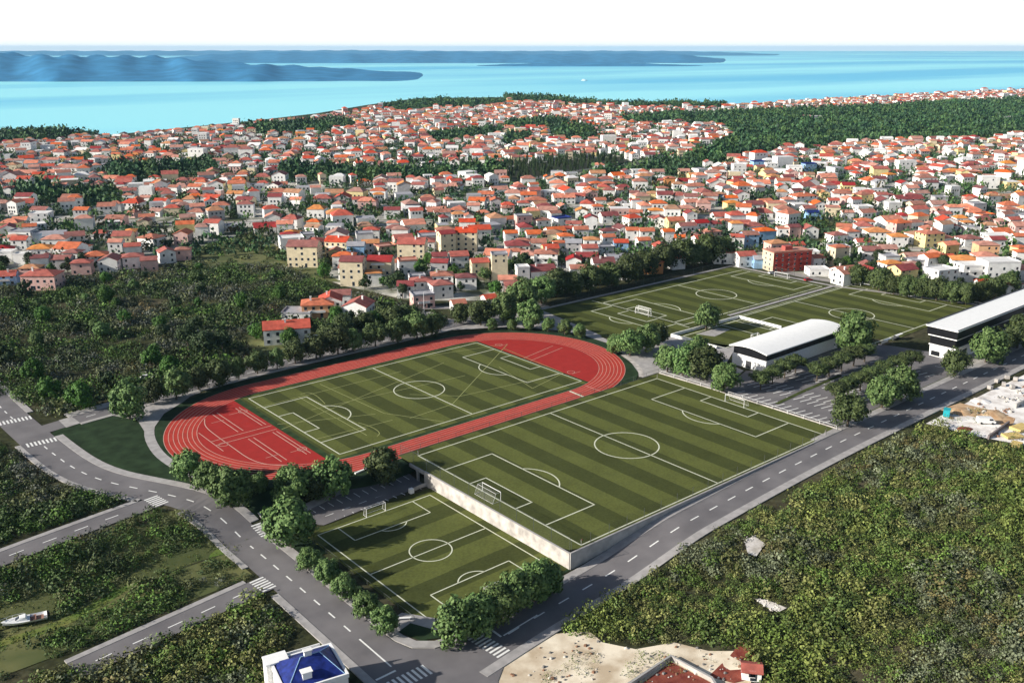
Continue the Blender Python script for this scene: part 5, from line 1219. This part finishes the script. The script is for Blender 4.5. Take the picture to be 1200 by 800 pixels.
# ================================================================== SMALL THINGS
def car(label, u, v, rot, m, z=None, van=False, group='parked cars'):
    t = thing('van' if van else 'parked_car', label, 'van' if van else 'car', u, v, (T(u, v) if z is None else z)+.08, rot, group)
    L_, w = (5.2, 1.95) if van else (4.3, 1.75)
    def ext(name, prof, y, mm, par=t):
        n = len(prof); mb = MB(); mb.add([(x, -y, z) for x, z in prof]+[(x, y, z) for x, z in prof], [tuple(range(n)), tuple(range(n, 2*n))[::-1]]+[(i, n+i, n+(i+1) % n, (i+1) % n) for i in range(n)])
        o = mb.build(name, mm, par); fix(o); return o
    if van:
        ext('body', [(-2.6,.35),(2.5,.35),(2.6,.9),(2.1,1.15),(1.6,1.95),(-2.55,2.0)], w/2, m); ext('windows', [(.6,1.2),(1.95,1.2),(1.55,1.8),(.6,1.8)], w/2+.01, GLASS)
    else:
        ext('body', [(-2.15,.35),(2.1,.35),(2.15,.7),(1.2,.86),(-1.9,.9),(-2.15,.8)], w/2, m); c = ext('cabin', [(-1.75,.88),(.95,.86),(.35,1.4),(-1.25,1.42)], w/2-.12, GLASS); ext('roof', [(-1.25,1.4),(.35,1.39),(.3,1.46),(-1.2,1.47)], w/2-.14, m)
    for x in (-L_*.31, L_*.31):
        for y in (-w/2, w/2): mb = MB(); mb.bar((x, y-.09, .32), (x, y+.09, .32), .32, n=12); mb.build('wheel', BLACK, t)
    return t
CARM = {'white': mat('white_car_paint', (.75, .75, .75), .25, .02, 1.), 'grey': mat('grey_car_paint', (.25, .26, .28), .25, .02, 1., metal=.3), 'red': mat('red_car_paint', (.4, .02, .02), .25, .02, 1.), 'black': mat('black_car_paint', (.02, .02, .022), .25, .02, 1.), 'blue': mat('blue_car_paint', (.03, .08, .3), .25, .02, 1.)}
for px, py, a, c, lab in [(508,389,-20,'white','white car parked beside the access road at the track end'),(172,444,-30,'white','white car left in the scrub behind the lawn trees'),(371,397,-25,'white','white car parked beside the long red roofed house'),(345,395,-20,'grey','grey car in front of the long red roofed house'),
                          (722,296,60,'black','black car nearest the far pitch hedge in the town car row'),(732,297,60,'grey','grey car in the middle of the town car row'),(742,298,60,'white','white car of the town car row'),(752,299,60,'blue','blue car at the end of the town car row'),
                          (460,372,-20,'white','white car on the terrace drive of the white house'),(905,321,-20,'white','white car before the red apartment block'),(947,329,-20,'red','red car on the street past the red apartment block'),(1130,295,0,'grey','grey car on the upper town street'),(1060,294,0,'white','white car on the upper town street')]:
    u, v = uvt(px, py); car(lab, u, v, R(a), CARM[c])
u, v = uvt(1155, 496); car('white van parked on the building site beside the low wall', u, v, R(-45), CARM['white'], van=True, group=None)
# building site
TURQ = mat('turquoise_paint', (.02, .36, .42), .5, .1, 1.); YEL = mat('yellow_formwork', (.60, .45, .17), .7, .15, .6)
u, v = uvt(1109, 487); t = thing('site_cabin', 'small turquoise site cabin at the edge of the scrub', 'cabin', u, v, .0, R(20)); mb = MB(); mb.box(-1.3, 1.3, -.9, .9, .15, 2.1); mb.build('body', TURQ, t); mb = MB(); mb.box(-1.4, 1.4, -1., 1., 2.1, 2.25); mb.build('roof', TURQ, t); mb = MB(); mb.box(-1., .0, -.93, -.9, .9, 1.7); mb.build('window', GLASS, t); mb = MB(); mb.box(.3, 1., -.93, -.9, .2, 1.9); mb.build('door', WHITE, t)
wall('site_wall', 'low dark concrete wall on the building site', [uvt(1158,514), uvt(1182,497)], -.2, 1.1, .5, mat('raw_concrete', (.20, .17, .17), .9, .2, .5), 'wall')
wall('site_wall', 'grey unfinished wall at the building site by the road bend', [uvt(1190,478), uvt(1204,470)], -.2, 1.4, .4, CONC, 'wall')
for i, (px, py, s, m, lab) in enumerate([(1186,512,2.6,YEL,'yellow formwork stack lower on the building site'),(1196,503,3.0,YEL,'yellow formwork stack beside the low dark wall'),(1190,524,2.2,YEL,'yellow formwork stack nearest the scrub')]):
    u, v = uvt(px, py); t = thing('formwork_stack', lab, 'stack', u, v, 0, R(-30+20*i), 'formwork stacks'); mb = MB(); mb.box(-s, s, -s*.6, s*.6, .2, .8+.2*i); mb.build('boards', m, t)
    mb = MB(); mb.box(-s*.8, -s*.8+.2, -s*.6, s*.6, 0, .2); mb.box(s*.8-.2, s*.8, -s*.6, s*.6, 0, .2); mb.build('bearers', BARK, t)
for i, (px, py) in enumerate([(1168,448),(1176,452),(1186,455),(1160,456),(1190,446),(1180,444)]):
    u, v = uvt(px, py); t = thing('block_pallet', f'pallet of white building blocks, {ORD[i+1]} set down on the site', 'pallet', u, v, 0, R(i*25), 'pallets of blocks'); mb = MB(); mb.box(-.7, .7, -.6, .6, .16, 1.3); mb.build('blocks', WCONC, t); mb = MB(); mb.box(-.75, .75, -.65, .65, 0, .15); mb.build('pallet', BARK, t)
def mound(label, px, py, r, h, m, seed):
    u, v = uvt(px, py); q = random.Random(seed); mb = MB(); n = 22; vs = [(0, 0, h)]
    for k, (rr, hh) in enumerate(((.3, .85), (.6, .5), (1, -.2))):
        for i in range(n): a = 2*math.pi*i/n; e = q.uniform(.8, 1.2); vs.append((r*rr*e*math.cos(a)*1.3, r*rr*e*math.sin(a), h*hh*q.uniform(.75, 1.2)))
    fs = [(0, 1+i, 1+(i+1) % n) for i in range(n)]
    for k in range(2): fs += [(1+k*n+i, 1+(k+1)*n+i, 1+(k+1)*n+(i+1) % n, 1+k*n+(i+1) % n) for i in range(n)]
    mb.add(vs, fs); o = mb.build('earth_mound', m, smooth=True); o.location = (u, -v, T(u, v)); tag(o, label, 'mound', 'earth mounds')
for i, q in enumerate([('orange earth heap beside the turquoise cabin', 1126, 482, 3.6, .8, ORANGEE), ('orange earth heap behind the white van', 1165, 486, 4, .8, ORANGEE), ('reddish earth heap at the scrub edge of the building site', 1130, 503, 2.4, .5, REDE), ('pale rubble heap near the road on the building site', 1150, 470, 3, .7, GRAVEL)]): mound(*q, i)
# loose stones and rubble
def stones(name, label, polys, n, m, seed, lo=.12, hi=.5):
    q = random.Random(seed); mb = MB()
    for P in polys:
        P = project_poly(P); us = [p[0] for p in P]; vs = [p[1] for p in P]; k = 0
        while k < n:
            u, v = q.uniform(min(us), max(us)), q.uniform(min(vs), max(vs))
            if not inpoly(u, v, P): 
                k += .3; continue
            if vnoise(u/5, v/5, seed) < .42: k += .2; continue
            k += 1; r0 = q.uniform(lo, hi)*q.random()**.7+.06; a = q.uniform(0, 6.28); z = T(u, v); vs_ = []
            for zz, rr in ((-.1, 1.), (.45, .9), (.8, .45)):
                for t_ in range(5): e = q.uniform(.7, 1.2)*rr; vs_.append((u+r0*e*math.cos(a+t_*1.256)*1.3, -v+r0*e*math.sin(a+t_*1.256), z+zz*r0))
            mb.add(vs_, [(5*b_+i, 5*b_+(i+1) % 5, 5*b_+5+(i+1) % 5, 5*b_+5+i) for b_ in range(2) for i in range(5)]+[(10,11,12,13,14)], q.randrange(len(m)))
    return tag(mb.build(name, m), label, 'rubble', None, 'stuff')
STO = [mat('pale_stone', (.55, .52, .47), .9, .2, 1.), mat('grey_stone', (.22, .21, .20), .9, .2, 1.), mat('rusty_stone', (.25, .14, .09), .9, .2, 1.)]
stones('rubble', 'loose stones and rubble scattered over the building site', [[(1090,495),(1140,475),(1200,450),(1260,430),(1260,520),(1200,518),(1150,508)]], 420, STO, 3, .2, .8)
stones('rubble', 'loose stones scattered on the pale bare ground by the junction', [[(575,800),(640,752),(700,746),(760,764),(790,754),(870,766),(876,800)]], 190, STO, 4, .1, .4)
stones('rubble', 'pale rocks lying in the two clearings of the scrub', [[(870,630),(884,626),(899,637),(887,655),(875,651)], [(882,700),(900,702),(924,712),(912,719),(894,711)]], 60, STO[:1], 6, .1, .32)
scrub('scrub', 'weeds sprouting along the edges of the building site', [(1085,496),(1110,480),(1150,472),(1190,484),(1200,520),(1150,512)], 1.9, PAL, 23, None, .30, .8, 40)
# boat laid up in the grass
a, b_ = uvt(2, 736), uvt(56, 724); u, v = (a[0]+b_[0])/2, (a[1]+b_[1])/2; ang = math.atan2(-(a[1]-b_[1]), a[0]-b_[0])
t = thing('motor_boat', 'white motor boat laid up in the rough grass', 'boat', u, v, -3.9, ang)
L_ = math.hypot(a[0]-b_[0], a[1]-b_[1]); mb = MB(); vs = []; n = 9
for i in range(n):
    q = i/(n-1); x = L_*(q-.5); w = 1.35*(1-max(0, (q-.55)/.45)**2.2)+.02; sh = .95+.45*q*q
    vs += [(x, -w, sh), (x-.2*q, -w*.72, .35+.25*q), (x-.5*q, 0, .05+.3*q*q), (x-.2*q, w*.72, .35+.25*q), (x, w, sh)]
fs = [(5*i+k, 5*i+k+1, 5*i+6+k, 5*i+5+k) for i in range(n-1) for k in range(4)]+[(0,1,2,3,4)]; mb.add(vs, fs); fix(mb.build('hull', WHITE, t, smooth=True))
mb = MB(); mb.add([vs[5*i] for i in range(n)]+[vs[5*i+4] for i in range(n)], [(i, i+1, n+i+1, n+i) for i in range(3, n-1)]); mb.build('foredeck', WHITE, t)
mb = MB(); mb.add([(-.6,-.9,1.05),(1.6,-.7,1.15),(1.6,.7,1.15),(-.6,.9,1.05),(-.3,-.8,1.75),(.7,-.6,1.75),(.7,.6,1.75),(-.3,.8,1.75)], [(0,1,5,4),(1,2,6,5),(2,3,7,6),(3,0,4,7),(4,5,6,7)]); c = mb.build('cabin', WHITE, t)
mb = MB(); mb.add([(1.62,-.6,1.25),(1.62,.6,1.25),(.78,.5,1.7),(.78,-.5,1.7)], [(0,1,2,3)]); mb.build('windscreen', GLASS, c)
mb = MB(); mb.box(-L_*.5-.5, -L_*.5+.02, -.25, .25, .6, 1.5); mb.build('outboard_motor', BLACK, t); mb = MB(); mb.box(-L_*.42, -.9, -.95, .95, .55, .6); mb.box(-2.2, -1.7, -.9, .9, .6, 1.0); mb.build('cockpit', mat('boat_seat', (.30, .16, .12), .8), t)
mb = MB()
for i in range(4, n-1): mb.bar(vs[5*i], (vs[5*i][0], vs[5*i][1], vs[5*i][2]+.5), .03); mb.bar((vs[5*i][0], vs[5*i][1], vs[5*i][2]+.5), (vs[5*i+5][0], vs[5*i+5][1], vs[5*i+5][2]+.5), .03)
mb.build('rail', WHITEM, t)
mb = MB(); mb.box(-L_*.25, -L_*.25+.3, -1, 1, 0, .5); mb.box(L_*.15, L_*.15+.3, -.9, .9, 0, .6); mb.build('cradle', BARK, t)
# boat far out on the sea
u, v = uv0(684, 95, -14); t = thing('motor_boat', 'tiny white boat under way far out on the sea', 'boat', u, v, -14, R(-40)); mb = MB()
mb.add([(-10,-3,0),(-10,3,0),(-10,3,3),(-10,-3,3),(6,3,0),(6,-3,0),(6,3,3.4),(6,-3,3.4),(14,0,.5),(14,0,4.2)], [(0,5,7,3),(1,2,6,4),(0,3,2,1),(5,8,9,7),(4,6,9,8),(3,7,9,6,2)]); fix(mb.build('hull', WHITE, t)); mb = MB(); mb.box(-6, 3, -2, 2, 3, 6.5); mb.build('cabin', WHITE, t)
# lamp posts and poles
for px, py, h, lab in [(497,366,9,'tall pale lamp post beside the town access street'),(745,198,9,'lamp post beside the town road near the grove')]:
    u, v = uvt(px, py); t = thing('lamp_post', lab, 'lamp post', u, v, 0); mb = MB(); mb.bar((0,0,0), (0,0,h), .14, r2=.08); mb.build('pole', WHITEM, t); mb = MB(); mb.bar((0,0,h), (1.4,-.4,h+.15), .06); mb.build('arm', WHITEM, t); mb = MB(); mb.box(1.1, 2., -.6, -.3, h+.08, h+.26); mb.build('lamp', CONC, t)
t = thing('bench', 'white bench on the lawn path by the junction', 'bench', -44.2, 58.2, -3.85, R(-35)); mb = MB(); mb.box(-1.6, 1.6, -.25, .25, .4, .5); mb.build('seat', WHITE, t)
for x in (-1.2, 1.2): mb = MB(); mb.box(x-.12, x+.12, -.22, .22, 0, .4); mb.build('leg', CONC, t)

# --- the air
mb = MB(); mb.box(-42000, 42000, -3000, 42000, -40, 170)
hz = mb.build('haze', None); hz.data.materials.clear()
hm = bpy.data.materials.new('haze'); hm.use_nodes = True; hn = hm.node_tree; hn.nodes.remove(hn.nodes['Principled BSDF'])
pv = hn.nodes.new('ShaderNodeVolumePrincipled'); pv.inputs['Color'].default_value = (.38, .72, 1., 1); pv.inputs['Density'].default_value = 2.6e-5; pv.inputs['Anisotropy'].default_value = 0.
hn.links.new(pv.outputs[0], hn.nodes['Material Output'].inputs['Volume']); hz.data.materials.append(hm); tag(hz, 'thin blue haze of the distance', 'haze', None, 'stuff')

# ================================================================== CAMERA AND LIGHT
cd_ = bpy.data.cameras.new('camera'); cam = bpy.data.objects.new('camera', cd_); COL.objects.link(cam)
cam.location = (CU, -CV, CH); cam.rotation_euler = (math.pi/2-PIT, 0, -HEAD); 
cam.rotation_euler[2] = math.atan2(CA, SA)-math.pi/2
cd_.sensor_fit = 'HORIZONTAL'; cd_.sensor_width = 36; cd_.lens = F/1200*36; cd_.clip_start = 1; cd_.clip_end = 200000
sc.camera = cam
EL, AZ = R(23.5), R(17)-HEAD
d = Vector((math.cos(EL)*math.cos(AZ), math.cos(EL)*math.sin(AZ), -math.sin(EL)))
sl = bpy.data.lights.new('sun', 'SUN'); so = bpy.data.objects.new('sun', sl); COL.objects.link(so)
sl.energy = 5.0; sl.angle = R(.5); sl.color = (1, .94, .84); so.rotation_euler = d.to_track_quat('-Z', 'Y').to_euler()
w = bpy.data.worlds.new('World'); sc.world = w; w.use_nodes = True; N = w.node_tree.nodes; L = w.node_tree.links
sky = N.new('ShaderNodeTexSky'); sky.sky_type = 'NISHITA'; sky.sun_disc = False; sky.sun_elevation = EL; sky.sun_rotation = math.atan2(-d.x, -d.y); sky.altitude = 100; sky.air_density = 1.; sky.dust_density = SKY_DUST if 'SKY_DUST' in globals() else 2.
bg = N['Background']
tcw = N.new('ShaderNodeTexCoord'); sxw = N.new('ShaderNodeSeparateXYZ'); L.new(tcw.outputs['Generated'], sxw.inputs[0])
mrw = N.new('ShaderNodeMapRange'); mrw.interpolation_type = 'SMOOTHSTEP'; mrw.inputs[1].default_value = .06; mrw.inputs[2].default_value = .16; mrw.inputs[3].default_value = 1; mrw.inputs[4].default_value = 0; L.new(sxw.outputs['Z'], mrw.inputs[0])
mxw = N.new('ShaderNodeMixRGB'); L.new(mrw.outputs[0], mxw.inputs[0]); L.new(sky.outputs[0], mxw.inputs[1]); mxw.inputs[2].default_value = (11.5, 11.7, 12.1, 1)   # bright hazy horizon
L.new(mxw.outputs[0], bg.inputs[0]); bg.inputs[1].default_value = .07
vs_ = sc.view_settings; vs_.view_transform = 'Standard'; vs_.look = 'None'; vs_.exposure = .55; vs_.gamma = 1.; vs_.use_curve_mapping = False
sc.render.engine = 'CYCLES'; sc.cycles.max_bounces = 6; sc.cycles.transparent_max_bounces = 16; sc.cycles.use_denoising = True
sc.cycles.sample_clamp_indirect = 4
